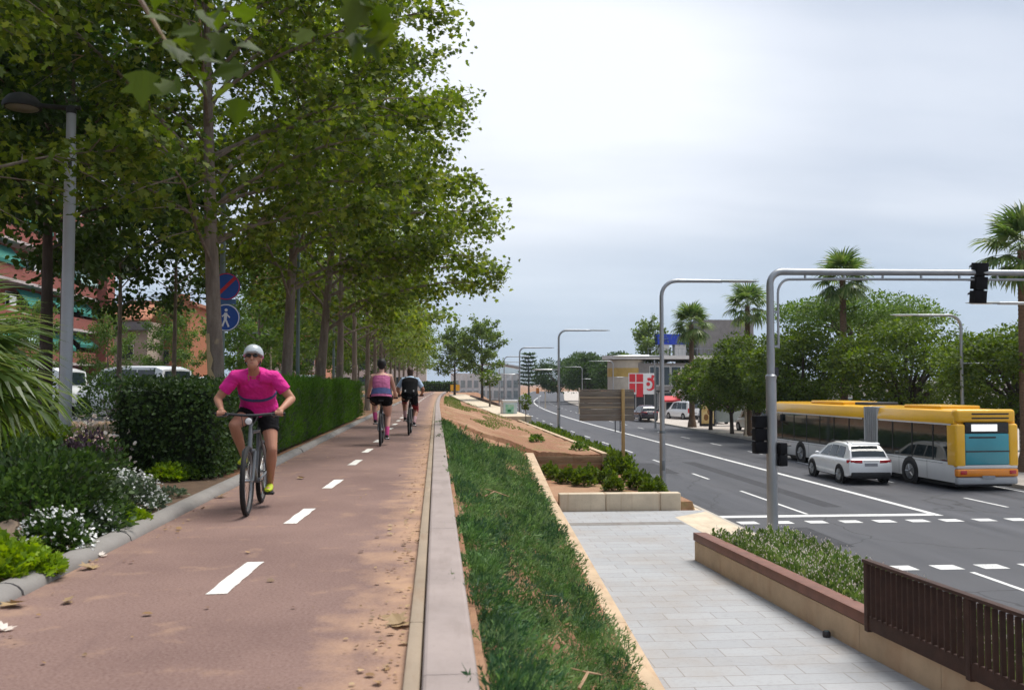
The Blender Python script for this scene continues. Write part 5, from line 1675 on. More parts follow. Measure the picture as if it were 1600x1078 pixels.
for y, x, z in ((121, 1.2, -.02), (104, 2.2, -.30), (90, 3.2, -.62), (76, 4.4, -1.05), (68, 5.0, -1.15)):
    x += pbend(y); z = max(z, ground_h(x + .8, y) + .05, ground_h(x - .3, y) + .05, ground_h(x + 1.9, y) + .05)
    rings.append([Vector((x - .3, y, z)), Vector((x + 1.9, y, z)), Vector((x + 1.9, y, z - .4)), Vector((x - .3, y, z - .4))])
b.loft(rings, smooth=False); tag(b.build('ramp_path', M['conc_pale']), kind='structure')
rwall = thing('ramp_side_wall', 'rusty brown stepped wall along the far descending ramp', 'wall', (0, 0, 0))
b = MB(); rings = []
for y, x in ((112, 3.6), (98, 4.4), (86, 5.4), (76, 6.4)):
    x += pbend(y) * .8; z = ground_h(x, y)
    rings.append([Vector((x, y, z - .5)), Vector((x, y, z + .75)), Vector((x + .2, y, z + .75)), Vector((x + .2, y, z - .5))])
b.loft(rings, smooth=False); b.build('wall_panel', M['rust'], rwall)
# lawn strips on the far bank
gb2 = MB()
lawn = thing
P, D, N, Sz = [], [], [], []
rg = np.random.default_rng(61)
for _ in range(9000):
    y = rg.uniform(44, 112); x = .5 + rg.random() * 4.6
    v_ = mnoise.noise(Vector((x * .5, y * .12, 7.7)))
    if not (v_ > .0 or (y > 72 and x < 1.9 + (y - 72) * .01)): continue
    z = ground_h(x, y)
    P.append((x + pbend(y), y, z)); D.append((rg.normal(0, .4), rg.normal(0, .4), 1)); N.append((rg.normal(0, .5), -1, .2)); Sz.append(.10 * rg.uniform(.6, 1.3))
tag(scatter('lawn_grass', P, D, N, Sz, BLADE, M['leaf_light'], None, width=2.2), 'thin dry lawn growing over the far bank', 'grass', kind='stuff')

# glass recycling booth by the road
kb = thing('recycling_booth', 'white recycling container with a green and white poster beside the road', 'container', (on_y(795, 640, 72).x, 72, -1.5), 0, None, .75)
b = MB(); b.box((.1, 0, 1.15), (1.45, 1.1, 1.5)); b.build('body', mat('pale_blue_plastic', (.50, .60, .62), .5, .1, 2), kb, bevel=.04)
b = MB(); b.box((.1, 0, 1.98), (1.6, 1.25, .2)); b.build('lid', M['white'], kb, bevel=.03)
b = MB(); b.box((.05, -.56, 1.15), (.85, .02, .95)); po = b.build('poster', mat('green_poster', (.10, .42, .26), .5, .5, 3, col2=(.55, .66, .55)), kb)
b = MB(); b.box((0, -.573, 1.0), (.35, .012, .25)); b.build('poster_mark', mat('poster_green', (.01, .16, .05), .5, .1, 2), po)
b = MB(); b.box((-.78, -.1, 1.0), (.16, .3, 1.9)); b.build('side_post', M['render_pale'], kb)
b = MB(); b.box((.1, 0, .2), (1.3, 1.0, .4)); b.build('base', M['dark'], kb)
yt = thing('young_tree', 'staked young tree with a small tuft of leaves near the recycling container', 'tree', (on_y(821, 640, 66).x, 66, -2.45))
b = MB(); b.tube([(0, 0, 0), (.03, 0, 1.2), (0, 0, 2.4)], [.045, .035, .02], 7); b.build('trunk', M['bark'], yt)
rg = np.random.default_rng(4); u = unit(rg.normal(0, 1, (260, 3)))
scatter('crown', u * np.array([.42, .42, .55]) * (rg.random(260) ** .4)[:, None] + np.array([0, 0, 2.5]), u + rg.normal(0, .4, (260, 3)), rg.normal(0, .5, (260, 3)) + np.array([0, 0, 1]), .16, OVAL, M['leaf_mid'], yt)
dup(yt, (on_y(765, 640, 84).x, 84, -1.3), 1, 'bushy sapling beside the rusty ramp wall', None, (2.2, 2.2, 1.25))
# signs and posts on the far sidewalk
for i, (u, y, hgt, lab) in enumerate([(905, 120, 3.4, 'thin white post among the dark avenue trees'), (852, 150, 3.2, 'white post at the far left of the dark avenue trees'), (1024, 78, 5.5, 'tall thin pole just left of the nearest street lamp'), (1165, 67.5, 7.4, 'pale tall post right beside the ragged palm')]):
    t = thing('slim_post', lab, 'post', (on_y(u, 640, y).x, y, -2.57), 0, 'slim posts on the far sidewalk')
    b = MB(); b.tube([(0, 0, 0), (0, 0, hgt)], [.09, .07], 8); b.lathe([(.16, 0), (.16, .06), (.1, .1)], 8); b.build('shaft', M['conc_pale'] if i != 2 else M['steel'], t)
ts = thing('small_traffic_light', 'small orange backed signal on a far post under the avenue trees', 'traffic light', (on_y(842, 600, 150).x, 150, -2.57))
b = MB(); b.tube([(0, 0, 0), (0, 0, 3.4)], .08, 8); b.build('post', M['white'], ts)
b = MB(); b.box((-.2, 0, 2.8), (.5, .3, .9)); b.build('signal_head', mat('orange_box', (.5, .17, .02), .5, .1, 2), ts, bevel=.04)
# ------------------------------------------------------------------ vehicles
M['car_white'] = mat('white_car_paint', (.78, .79, .79), .25, .03, 1.5, coat=.7)
M['car_silver'] = mat('silver_car_paint', (.38, .44, .49), .3, .05, 1.5, metal=.4, coat=.6)
M['car_dark'] = mat('dark_car_paint', (.035, .02, .035), .25, .1, 1.5, coat=.7)
M['tyre'] = mat('tyre_rubber', (.014, .014, .015), .85, .2, 8)
M['rim'] = mat('alloy_rim', (.30, .31, .32), .35, .1, 5, metal=.8)
M['tail_red'] = mat('tail_light', (.45, .015, .02), .25, .2, 9, coat=.5)
M['plate'] = mat('plate', (.28, .29, .31), .5, .1, 5)
M['chrome'] = mat('chrome', (.5, .5, .5), .2, .05, 3, metal=1)


def wheel(parent, c, r, w):
    b = MB()
    b.lathe([(r * .66, -w / 2 + .01), (r * .92, -w / 2), (r, -w * .33), (r, w * .33), (r * .92, w / 2), (r * .66, w / 2 - .01)], 28, (0, 0, 0), 'X', cap=True)
    t = b.build('wheel', M['tyre'], parent)
    b = MB(); sgn = 1 if c[0] > 0 else -1
    b.lathe([(r * .64, sgn * (w / 2 + .002)), (r * .58, sgn * (w / 2 - .03)), (r * .14, sgn * (w / 2 - .035))], 24, (0, 0, 0), 'X')
    for k in range(5):
        a = k * 2 * math.pi / 5
        b.tube([(sgn * (w / 2 - .004), .05 * math.cos(a), .05 * math.sin(a)), (sgn * (w / 2 - .006), r * .6 * math.cos(a), r * .6 * math.sin(a))], r * .085, 6)
    b.lathe([(r * .16, sgn * (w / 2 + .006)), (.01, sgn * (w / 2 + .01))], 12, (0, 0, 0), 'X')
    b.build('rim', M['rim'], t)
    t.location = c
    return t


def car(name, label, cat, loc, rz, paint, van=False, group=None, simple=False):
    t = thing(name, label, cat, loc, rz, group)
    if van:
        L, belt = 4.9, 1.08
        low = [(0, .86, .40, 1.06), (.05, .92, .32, 1.08), (.5, .95, .25, 1.08), (2.5, .95, .25, 1.08), (3.7, .95, .26, 1.07), (4.3, .92, .28, 1.02), (4.7, .84, .32, .90), (4.9, .70, .38, .70)]
        top = [(.02, 1.10, .90, .88), (.10, 1.86, .88, .80), (.5, 1.98, .88, .76), (2.4, 2.0, .88, .76), (3.2, 1.90, .88, .74), (4.15, 1.10, .86, .80)]
        side_y, roofw = (.35, 3.55), .76
        wy = (.95, 3.95); wr = .34
    else:
        L, belt = 4.62, 1.0
        low = [(0, .78, .46, .94), (.05, .87, .34, 1.00), (.22, .915, .27, 1.03), (.8, .94, .24, 1.04), (1.8, .945, .24, 1.03), (3.0, .945, .24, 1.01), (3.5, .935, .25, .99), (4.05, .90, .28, .93), (4.4, .84, .32, .84), (4.6, .66, .38, .66)]
        top = [(.12, 1.02, .84, .80), (.34, 1.36, .84, .70), (.62, 1.56, .85, .64), (1.2, 1.625, .86, .62), (2.1, 1.625, .86, .62), (2.65, 1.53, .86, .63), (3.1, 1.28, .86, .70), (3.5, 1.0, .85, .80)]
        side_y = (.62, 3.05)
        wy = (.86, 3.70); wr = .36
    b = MB(); rings = []
    for y, w, zb, zt in low:
        half = [(w * .84, zb), (w * .97, zb + .06), (w, zb + .22), (w * 1.005, zb + (zt - zb) * .58), (w * .985, zt - .14), (w * .95, zt - .05), (w * .86, zt - .005), (w * .45, zt + .015)]
        rings.append([Vector((x, y, z)) for x, z in half] + [Vector((-x, y, z)) for x, z in half[::-1]])
    b.loft(rings)

    def wt_at(y):
        ys = [s[0] for s in top]
        return (lerp(y, ys, [s[1] for s in top]), lerp(y, ys, [s[2] for s in top]), lerp(y, ys, [s[3] for s in top]))
    rings = []
    for y, zr, wb, wt in top:
        zb = belt - .06
        half = [(wb, zb), (wb * .99, min(zr - .01, zb + .07)), (wt + (wb - wt) * .12, max(zr - .11, zb + .04)), (wt + .01, max(zr - .045, zb + .05)), (wt * .86, zr - .008), (wt * .4, zr + .008)]
        rings.append([Vector((x, y, z)) for x, z in half] + [Vector((-x, y, z)) for x, z in half[::-1]])
    b.loft(rings)
    body = b.build('body', paint, t, bevel=0)
    # glass: side panes follow the tumblehome
    def side(y, f, s):
        zr, wb, wt = wt_at(y)
        z0, z1 = belt + .03, zr - .11
        x0, x1 = wb * .99, wt + (wb - wt) * .12
        return Vector((s * (x0 + (x1 - x0) * f + .008), y, z0 + (z1 - z0) * f))
    cuts = [side_y[0], side_y[0] + (side_y[1] - side_y[0]) * .32, side_y[0] + (side_y[1] - side_y[0]) * .62, side_y[1]]
    for s in (-1, 1):
        for k in range(3):
            b = MB(); a, c = cuts[k] + .03, cuts[k + 1] - .03
            ins0 = .12 if k == 0 else 0; ins1 = .42 if k == 2 else 0
            n = 6
            bot = [side(a + (c - a) * q / n, .04, s) for q in range(n + 1)]
            tp_ = [side(a + ins0 + (c - ins1 - a - ins0) * q / n, .95, s) for q in range(n + 1)]
            for q in range(n): b.quad(bot[q], bot[q + 1], tp_[q + 1], tp_[q])
            b.build('side_window', M['glass'], t)

    def slope(ya, yb, za, zb, wa, wb_, off_, name_):
        # pane lying on the loft between two stations, pushed outward
        b = MB()
        n = 5; pts = []
        for q in range(n + 1):
            f = q / n; y = ya + (yb - ya) * f
            zr = lerp(y, [s[0] for s in top], [s[1] for s in top]) + .012
            w = wa + (wb_ - wa) * f
            pts.append([Vector((w * g, y + off_, zr + (0 if abs(g) < .8 else -.022))) for g in (-1, -.5, 0, .5, 1)])
        for q in range(n):
            for g in range(4): b.quad(pts[q][g], pts[q][g + 1], pts[q + 1][g + 1], pts[q + 1][g])
        return b.build(name_, M['glass'], t)
    if van:
        slope(.035, .092, 0, 0, .74, .70, -.02, 'rear_window'); slope(4.05, 3.3, 0, 0, .74, .66, .01, 'windscreen')
    else:
        slope(.17, .53, 0, 0, .70, .60, -.012, 'rear_window'); slope(3.42, 2.74, 0, 0, .72, .58, .012, 'windscreen')
    for s in (-1, 1):
        for y in wy:
            b = MB(); b.lathe([(wr + .07, s * (.93 if not van else .94)), (wr + .065, s * (.952 if not van else .955)), (.1, s * (.952 if not van else .955))], 24, (0, y, wr), 'X'); b.build('wheel_arch', M['black'], t)
            wheel(t, (s * .862, y, wr), wr, .23)
        b = MB()
        if van: b.box((s * .84, .0, 1.0), (.14, .06, .5))
        else:
            b.loft([[Vector((s * x, y, z)) for y, z in ((.005 + dy, .86), (-.02 + dy, .90), (-.005 + dy, .985), (.06 + dy, .985), (.08 + dy, .88))] for x, dy in ((.36, -.005), (.62, .0), (.80, .035), (.905, .16))])
        b.build('tail_light', M['tail_red'], t)
        b = MB(); b.ball((s * 1.01, side_y[1] - .1, belt + .08), (.11, .06, .075)); b.build('mirror', paint, t)
        b = MB(); b.box((s * .60, L - .16, .68), (.34, .16, .14)); b.build('headlight', M['white'], t, bevel=.03)
    b = MB(); b.box((0, .06, .38), (1.60, .2, .24)); b.box((0, .55, .26), (1.5, .5, .1)); b.build('rear_bumper', M['black'], t, bevel=.04)
    b = MB(); b.box((0, -.008, .80 if not van else .72), (.52, .03, .12)); b.build('number_plate', M['plate'], t)
    if not simple:
        b = MB()
        for s in (-1, 1): b.tube([(s * .60, .75, 1.60), (s * .60, .9, 1.665), (s * .60, 2.3, 1.665), (s * .60, 2.5, 1.60)], .016, 6)
        b.build('roof_rail', M['dark'], t)
        b = MB(); b.loft([[Vector((x, .30 + .26 * abs(0) + dy, z)) for dy, z in ((.10, 1.60), (.28, 1.645), (.28, 1.62), (.10, 1.575))] for x in (-.56, 0, .56)]); b.build('rear_spoiler', paint, t)
        b = MB(); b.tube([(0, .17, 1.12), (-.25, .22, 1.17), (-.42, .27, 1.22)], .01, 5); b.build('wiper', M['black'], t)
        b = MB(); b.box((0, .005, .94), (.62, .03, .03)); b.build('chrome_strip', M['chrome'], t)
        b = MB()
        for s in (-1, 1): b.tube([(s * .45, -.02, .32), (s * .45, .2, .32)], .045, 10)
        b.build('exhaust', M['chrome'], t)
        for s in (-1, 1):
            for y in (1.35, 2.4):
                b = MB(); b.box((s * .955, y, .88), (.03, .17, .03)); b.build('door_handle', paint, t, bevel=.008)
    return t


car('white_suv', 'white SUV with red tail lights driving beside the articulated bus', 'car', (17.22, 35.75, ROAD_Z), -.02, M['car_white'])
car('parked_car', 'dark purple car parked beyond the red and white hoarding', 'car', (on_y(1016, 640, 96).x, 96, -2.58), .05, M['car_dark'], simple=True, group='cars on the far car park')
pv = car('parked_van', 'silver blue van parked behind the forked tree, rear towards the avenue', 'van', (27.4, 88, -2.58), .02, M['car_silver'], van=True, group='cars on the far car park', simple=True)
cw = car('parked_van', 'white van parked left of the silver blue one', 'van', (24.6 + 2.2 + 1.2, 99, -2.58), .3, M['car_white'], van=True, group='cars on the far car park', simple=True)
dup(cw, (26.6, 72.5, -2.58), .1, 'white van just visible right of the ragged palm trunk')
# parked vans and cars in the side street on the left
G_ST = 'vans and cars parked in the side street'
lv = dup(cw, (-15.2, 40.5, 0), R(72), 'white van parked farthest left, just right of the grey lamp post', G_ST)
dup(cw, (-10.4, 38.6, 0), R(64), 'white van with its windscreen showing between the slender stems', G_ST, 1.02)
cc = car('parked_car', 'white parked car right behind the peeling plane trunk', 'car', (-7.6, 40.0, 0), R(75), M['car_white'], simple=True, group=G_ST)
cs = dup(pv, (-8.8, 50, 0), R(10), 'silver van parked behind the leaning plane tree', G_ST)
dup(cc, (-9.6, 60, 0), R(5), 'white car parked behind the middle of the bright hedge', G_ST)
dup(cw, (-9.2, 68, 0), R(3), 'white van parked behind the far part of the bright hedge', G_ST)
dup(cc, (-18.5, 45, 0), R(80), 'white car parked near the foot of the red apartments', G_ST)

# articulated bus ------------------------------------------------------------
bus = thing('articulated_bus', 'yellow and white articulated city bus with a teal rear window', 'bus', (20.62, 33.4, ROAD_Z), .055)
M['bus_yellow'] = mat('bus_yellow', (.78, .42, .012), .35, .06, 1, coat=.4)
M['bus_orange'] = mat('bus_orange', (.75, .24, .012), .35, .08, 1, coat=.4)
M['bus_white'] = mat('bus_white', (.62, .62, .61), .35, .06, .8, coat=.4)
M['bus_grey'] = mat('bus_grey', (.36, .37, .38), .5, .06, 1)
M['teal'] = mat('teal_panel', (.035, .27, .33), .3, .1, .8, coat=.3)
M['bus_glass'] = glass_mat('bus_glass', (.012, .018, .020), .05)
HW = 1.275


def shell(y0, y1, prof, nm, m, parent=bus, bev=0):
    b = MB(); rings = [[Vector((x, y, z)) for x, z in prof] for y in (y0, y1)]
    b.loft(rings, smooth=False)
    return b.build(nm, m, parent, bevel=bev)


def band(z0, z1, w=HW, w1=None):
    w1 = w if w1 is None else w1
    return [(-w, z0), (-w1, z1), (w1, z1), (w, z0)]


YJ0, YJ1, YF = 5.6, 6.75, 16.8
for ya, yb in ((.16, YJ0), (YJ1, YF)):
    shell(ya, yb, band(.30, 1.06), 'lower_body', M['bus_white'], bev=.03)
    shell(ya + .04, yb, [(-HW + .02, 1.06), (-HW + .035, 2.5), (HW - .035, 2.5), (HW - .02, 1.06)], 'window_band', M['bus_glass'])
    shell(ya, yb, [(-HW, 2.5), (-HW + .01, 2.62), (-HW + .12, 2.98), (-HW + .5, 3.04), (HW - .5, 3.04), (HW - .12, 2.98), (HW - .01, 2.62), (HW, 2.5)], 'roof', M['bus_yellow'], bev=.03)
    b = MB()
    for s in (-1, 1): b.box((s * (HW - .005), (ya + yb) / 2, 2.475), (.035, yb - ya - .3, .055))
    b.build('white_trim', M['bus_white'], bus)
    b = MB(); y = ya + 1.35
    while y < yb - .6:
        for s in (-1, 1): b.box((s * (HW - .022), y, 1.78), (.015, .06, 1.42))
        y += 1.45
    b.build('window_pillar', M['black'], bus)
    b = MB(); b.box((0, (ya + yb) / 2, .30), (2.3, yb - ya - .2, .3)); b.build('underframe', M['black'], bus)
shell(YJ0 - .02, YJ0 + .10, band(.32, 3.0, HW - .03), 'joint_frame', M['bus_grey']); shell(YJ1 - .1, YJ1 + .02, band(.32, 3.0, HW - .03), 'joint_frame', M['bus_grey'])
b = MB()
for k in range(12):
    y = YJ0 + .13 + k * .078
    w = HW - .03 - (.07 if k % 2 else 0)
    b.box((0, y, 1.68), (2 * w, .078, 2.66))
b.build('bellows', mat('bellows_fabric', (.26, .265, .27), .8, .1, 3), bus, bevel=.015)
b = MB(); b.box((0, 2.9, 3.09), (1.7, 2.6, .13)); b.build('roof_unit', M['bus_yellow'], bus, bevel=.05)
b = MB(); b.box((0, 11.0, 3.10), (1.8, 3.4, .15)); b.build('roof_unit', M['bus_yellow'], bus, bevel=.07)
b = MB(); b.box((0, 7.9, 3.10), (1.5, 1.2, .14)); b.build('roof_unit', M['dark'], bus, bevel=.05)
# rear end
for zz in (2.72, 2.88):
    b = MB(); b.box((.15, .012, zz), (1.5, .03, .055)); b.build('vent_slot', M['black'], bus)
b = MB()
for yy in (1.9, 3.9, 7.9, 10.4, 12.2, 14.6):
    for s in (-1, 1): b.box((s * (HW + .001), yy, .70), (.006, .012, .70))
for s in (-1, 1): b.box((s * (HW + .001), 8.6, .98), (.006, 15.5, .012))
b.build('panel_seam', M['dark'], bus)
b = MB(); b.box((0, -.045, .52), (.52, .02, .11)); b.build('number_plate', M['plate'], bus)
for s in (-1, 1):
    b = MB(); b.box((s * (HW - .20), .30, 1.70), (.41, .62, 1.62)); b.build('corner_pillar', M['bus_yellow'], bus, bevel=.09, seg=4)
b = MB(); b.box((0, .22, 2.80), (2.42, .40, .5)); b.build('rear_roof', M['bus_yellow'], bus, bevel=.12, seg=4)
b = MB(); b.box((0, .06, 2.36), (1.78, .12, .40)); rd = b.build('display_panel', M['black'], bus, bevel=.03)
b = MB(); b.box((-.12, -.012, 2.36), (1.05, .03, .26))
m_, nt_, nd_, lk_, bs_2 = _new('display_white'); bs_2.inputs['Base Color'].default_value = (.8, .8, .78, 1); bs_2.inputs['Emission Color'].default_value = (1, 1, .97, 1); bs_2.inputs['Emission Strength'].default_value = .35
b.build('route_display', m_, rd, bevel=.01)
b = MB(); b.box((.0, .06, 1.56), (1.80, .13, 1.18)); tw_ = b.build('rear_window', M['teal'], bus, bevel=.05, seg=3)
b = MB(); b.box((.0, -.01, 1.48), (1.78, .012, .05)); b.box((-.2, -.008, 2.0), (1.1, .012, .06)); b.build('window_strip', M['dark'], tw_)
b = MB(); b.box((0, .10, .90), (2.46, .20, .14)); b.build('white_band', M['bus_white'], bus, bevel=.03)
b = MB(); b.box((0, .09, .68), (2.50, .24, .30)); bp = b.build('orange_bumper', M['bus_orange'], bus, bevel=.07, seg=3)
b = MB(); b.box((0, .12, .38), (2.46, .28, .28)); b.build('lower_bumper', M['bus_grey'], bus, bevel=.07, seg=3)
for s in (-1, 1):
    b = MB(); b.box((s * 1.0, -.035, .70), (.26, .03, .14)); b.build('tail_light', M['tail_red'], bp, bevel=.01)
    for y in (3.1, 8.9, 13.1):
        b = MB(); b.lathe([(.60, s * (HW - .01)), (.59, s * (HW + .008)), (.1, s * (HW + .008))], 28, (0, y, .48), 'X'); b.build('wheel_arch', M['black'], bus)
        wheel(bus, (s * (HW - .12), y, .48), .48, .28)
b = MB(); b.box((-HW - .02, 15.3, 2.2), (.18, .12, .36)); b.build('mirror', M['black'], bus, bevel=.03)

# ------------------------------------------------------------------ cyclists
M['skin'] = mat('skin', (.50, .27, .185), .55, .08, 7)
M['skin_tan'] = mat('tanned_skin', (.40, .19, .12), .55, .10, 7)
M['skin_pale'] = mat('fair_skin', (.58, .33, .25), .55, .07, 7)
M['lycra_pink'] = mat('pink_jersey', (.62, .012, .24), .75, .16, 4, bump=.3, bscale=60)
M['lycra_mauve'] = mat('mauve_top', (.40, .10, .22), .75, .12, 5)
M['lycra_navy'] = mat('navy_band', (.04, .055, .16), .75, .35, 16)
M['lycra_black'] = mat('black_shorts', (.007, .007, .008), .9, .2, 6, spec=.15)
M['cloth_blue'] = mat('pale_blue_sleeves', (.48, .60, .76), .8, .2, 6)
M['legging_red'] = mat('red_leggings', (.22, .012, .018), .75, .2, 6)
M['legging_pale'] = mat('pale_pink_cloth', (.55, .32, .33), .8, .2, 12)
M['hair_black'] = mat('black_hair', (.008, .007, .007), .6, .3, 30, stretch=(1, 1, .2))
M['hair_brown'] = mat('brown_hair', (.06, .03, .017), .6, .35, 30, stretch=(1, 1, .2))
M['helmet'] = mat('helmet_grey', (.42, .46, .48), .35, .08, 3, coat=.4)
M['shoe_lime'] = mat('lime_shoe', (.42, .50, .02), .6, .1, 5)
M['shoe_dark'] = mat('dark_shoe', (.02, .02, .025), .7, .2, 5)
M['sock_pink'] = mat('pink_sock', (.62, .08, .26), .85, .1, 9)
M['frame_dark'] = mat('bike_frame_dark', (.02, .022, .026), .35, .1, 2, coat=.4)
M['frame_grey'] = mat('bike_frame_grey', (.12, .13, .14), .35, .1, 2, coat=.4)
M['eye'] = mat('eye_dark', (.015, .01, .008), .2, .1, 3)
M['eye_white'] = mat('eye_white', (.6, .58, .55), .3, .03, 3)
M['lip'] = mat('lip', (.33, .10, .085), .5, .1, 3)


def remesh(mb, name, m, parent, vox, it=4):
    o = mb.build(name, m, None)
    md = o.modifiers.new('r', 'REMESH'); md.mode = 'VOXEL'; md.voxel_size = vox; md.use_smooth_shade = True
    s = o.modifiers.new('s', 'SMOOTH'); s.iterations = it; s.factor = .5
    dg = bpy.context.evaluated_depsgraph_get()
    me = bpy.data.meshes.new_from_object(o.evaluated_get(dg))
    me.name = name
    old = o.data; o.modifiers.clear(); o.data = me; bpy.data.meshes.remove(old)
    me.materials.clear(); me.materials.append(m)
    me.polygons.foreach_set('use_smooth', [True] * len(me.polygons))
    if parent: o.parent = parent
    return o


def wrinkle(o, amp, seed=0.0):
    """cloth folds: shallow ridges running round the limb and the waist"""
    me = o.data
    for v, c, nrm in zip(me.vertices, [v.co.copy() for v in me.vertices], [v.normal.copy() for v in me.vertices]):
        n1 = mnoise.noise(Vector((c.x * 5 + seed, c.y * 5, c.z * 14))); n2 = mnoise.noise(Vector((c.x * 12 + c.z * 9, c.y * 9 + seed, c.z * 24 - c.x * 14)))
        v.co = c + nrm * amp * ((1 - abs(n1) * 2.4) * .6 + (1 - abs(n2) * 2.2) * .5 - .45)
    me.update()
    return o


def ik(a, c, l1, l2, pole):
    a, c = Vector(a), Vector(c); d = c - a; L = min(d.length, (l1 + l2) * .999); dn = d.normalized()
    x = (l1 * l1 - l2 * l2 + L * L) / (2 * L); h = math.sqrt(max(0, l1 * l1 - x * x))
    p = Vector(pole); p = (p - dn * p.dot(dn)).normalized()
    return a + dn * x + p * h


BB = Vector((0, -.06, .29))


def bicycle(label, loc, rz, frame, crank, light=False, tyre_w=.024):
    t = thing('bicycle', label, 'bicycle', loc, rz, 'bicycles on the path')
    RW = .345
    ra, fa = Vector((0, -.50, RW)), Vector((0, .56, RW))
    st, hb, ht = Vector((0, -.215, .80)), Vector((0, .415, .66)), Vector((0, .36, .84))
    b = MB()
    b.tube([BB, st + Vector((0, -.01, .03))], .017, 10); b.tube([hb, ht], .022, 10)
    b.tube([ht + Vector((0, .01, -.03)), st], .019, 10); b.tube([hb + Vector((0, -.005, .03)), BB], .023, 10)
    for s in (-1, 1):
        b.tube([BB + Vector((s * .03, 0, 0)), ra + Vector((s * .055, 0, 0))], .011, 8)
        b.tube([st + Vector((s * .015, 0, -.02)), ra + Vector((s * .055, 0, 0))], .010, 8)
    b.tube([(-.045, BB.y, BB.z), (.045, BB.y, BB.z)], .026, 12)
    b.build('frame', frame, t)
    b = MB()
    b.tube([ht + Vector((0, -.01, .08)), hb + Vector((0, .02, -.02))], .018, 10)
    b.tube([(-.06, hb.y + .02, hb.z - .03), (.06, hb.y + .02, hb.z - .03)], .022, 8)
    for s in (-1, 1): b.tube([(s * .055, hb.y + .02, hb.z - .03), (s * .055, hb.y + .07, hb.z - .16), fa + Vector((s * .055, 0, 0))], [.018, .016, .011], 8)
    b.build('fork', frame, t)
    for ax in (ra, fa):
        b = MB()
        n, m = 44, 8; rings = []
        for k in range(n + 1):
            a = 2 * math.pi * k / n
            rings.append([Vector((tyre_w * math.cos(q), ax.y + (RW - tyre_w + tyre_w * math.sin(q)) * math.cos(a), ax.z + (RW - tyre_w + tyre_w * math.sin(q)) * math.sin(a))) for q in [2 * math.pi * j / m for j in range(m)]])
        b.loft(rings, cap=False); w = b.build('wheel', M['tyre'], t)
        b = MB(); b.lathe([(RW - .045, -.013), (RW - .065, -.010), (RW - .065, .010), (RW - .045, .013), (RW - .045, -.013)], 40, ax, 'X', cap=False); b.build('rim', M['rim'], w)
        b = MB()
        for k in range(24):
            a = 2 * math.pi * k / 24; s = .022 if k % 2 else -.022
            b.tube([(s, ax.y + .022 * math.cos(a + .5), ax.z + .022 * math.sin(a + .5)), (0, ax.y + (RW - .06) * math.cos(a), ax.z + (RW - .06) * math.sin(a))], .0014, 3, cap=False)
        b.tube([ax + Vector((-.055, 0, 0)), ax + Vector((.055, 0, 0))], .016, 10); b.tube([ax + Vector((.02, 0, 0)), ax + Vector((.04, 0, 0))], .045 if ax is ra else .03, 14)
        b.build('spokes', M['chrome'], w)
    b = MB(); b.lathe([(.095, .045), (.095, .05), (.03, .05)], 26, BB, 'X')
    b.build('chainring', M['dark'], t)
    for s, a in ((1, crank), (-1, crank + math.pi)):
        e = BB + Vector((s * .075, .17 * math.cos(a), .17 * math.sin(a)))
        b = MB(); b.tube([BB + Vector((s * .06, 0, 0)), e], [.014, .011], 8); cr = b.build('crank', M['rim'], t)
        b = MB(); b.box(e + Vector((s * .055, 0, 0)), (.095, .085, .022)); b.build('pedal', M['black'], cr, bevel=.005)
    b = MB(); b.tube([st, (0, -.255, .93)], .0135, 10); b.build('seat_post', M['dark'], t)
    b = MB()
    b.loft([[Vector((w * math.cos(q), y, z + .022 * math.sin(q))) for q in [2 * math.pi * j / 14 for j in range(14)]] for y, w, z in ((-.385, .04, .955), (-.37, .066, .955), (-.31, .076, .95), (-.24, .052, .945), (-.16, .026, .945), (-.11, .018, .94), (-.10, .008, .938))])
    b.build('saddle', M['black'], t)
    b = MB()
    b.tube([ht + Vector((0, 0, .02)), (0, .345, .94)], .018, 10); b.tube([(0, .345, .94), (0, .43, .985)], .018, 10)
    b.tube([(-.34, .405, 1.0), (-.18, .43, .997), (-.05, .435, .985), (.05, .435, .985), (.18, .43, .997), (.34, .405, 1.0)], .0145, 10)
    hbr = b.build('handlebar', M['dark'], t)
    for s in (-1, 1):
        b = MB(); b.tube([(s * .345, .404, 1.0), (s * .225, .424, .998)], .018, 10); b.build('grip', M['black'], hbr)
        b = MB(); b.tube([(s * .21, .425, .995), (s * .22, .47, .985), (s * .31, .475, .975)], .006, 6); b.build('brake_lever', M['dark'], hbr)
    b = MB(); b.tube([(.08, .44, .98), (.05, .52, .86), (.02, .50, .70)], .004, 5, cap=False); b.tube([(-.08, .44, .98), (-.04, .53, .88), (-.05, .50, .72)], .004, 5, cap=False); b.build('brake_cable', M['black'], t)
    if light:
        b = MB(); b.tube([(0, .44, .93), (0, .51, .93)], [.032, .04], 12); lb = b.build('front_light', M['dark'], t)
        b = MB(); b.lathe([(.034, .512), (.02, .52)], 14, (0, 0, .93), 'Y'); b.build('light_lens', M['white'], lb)
    return t


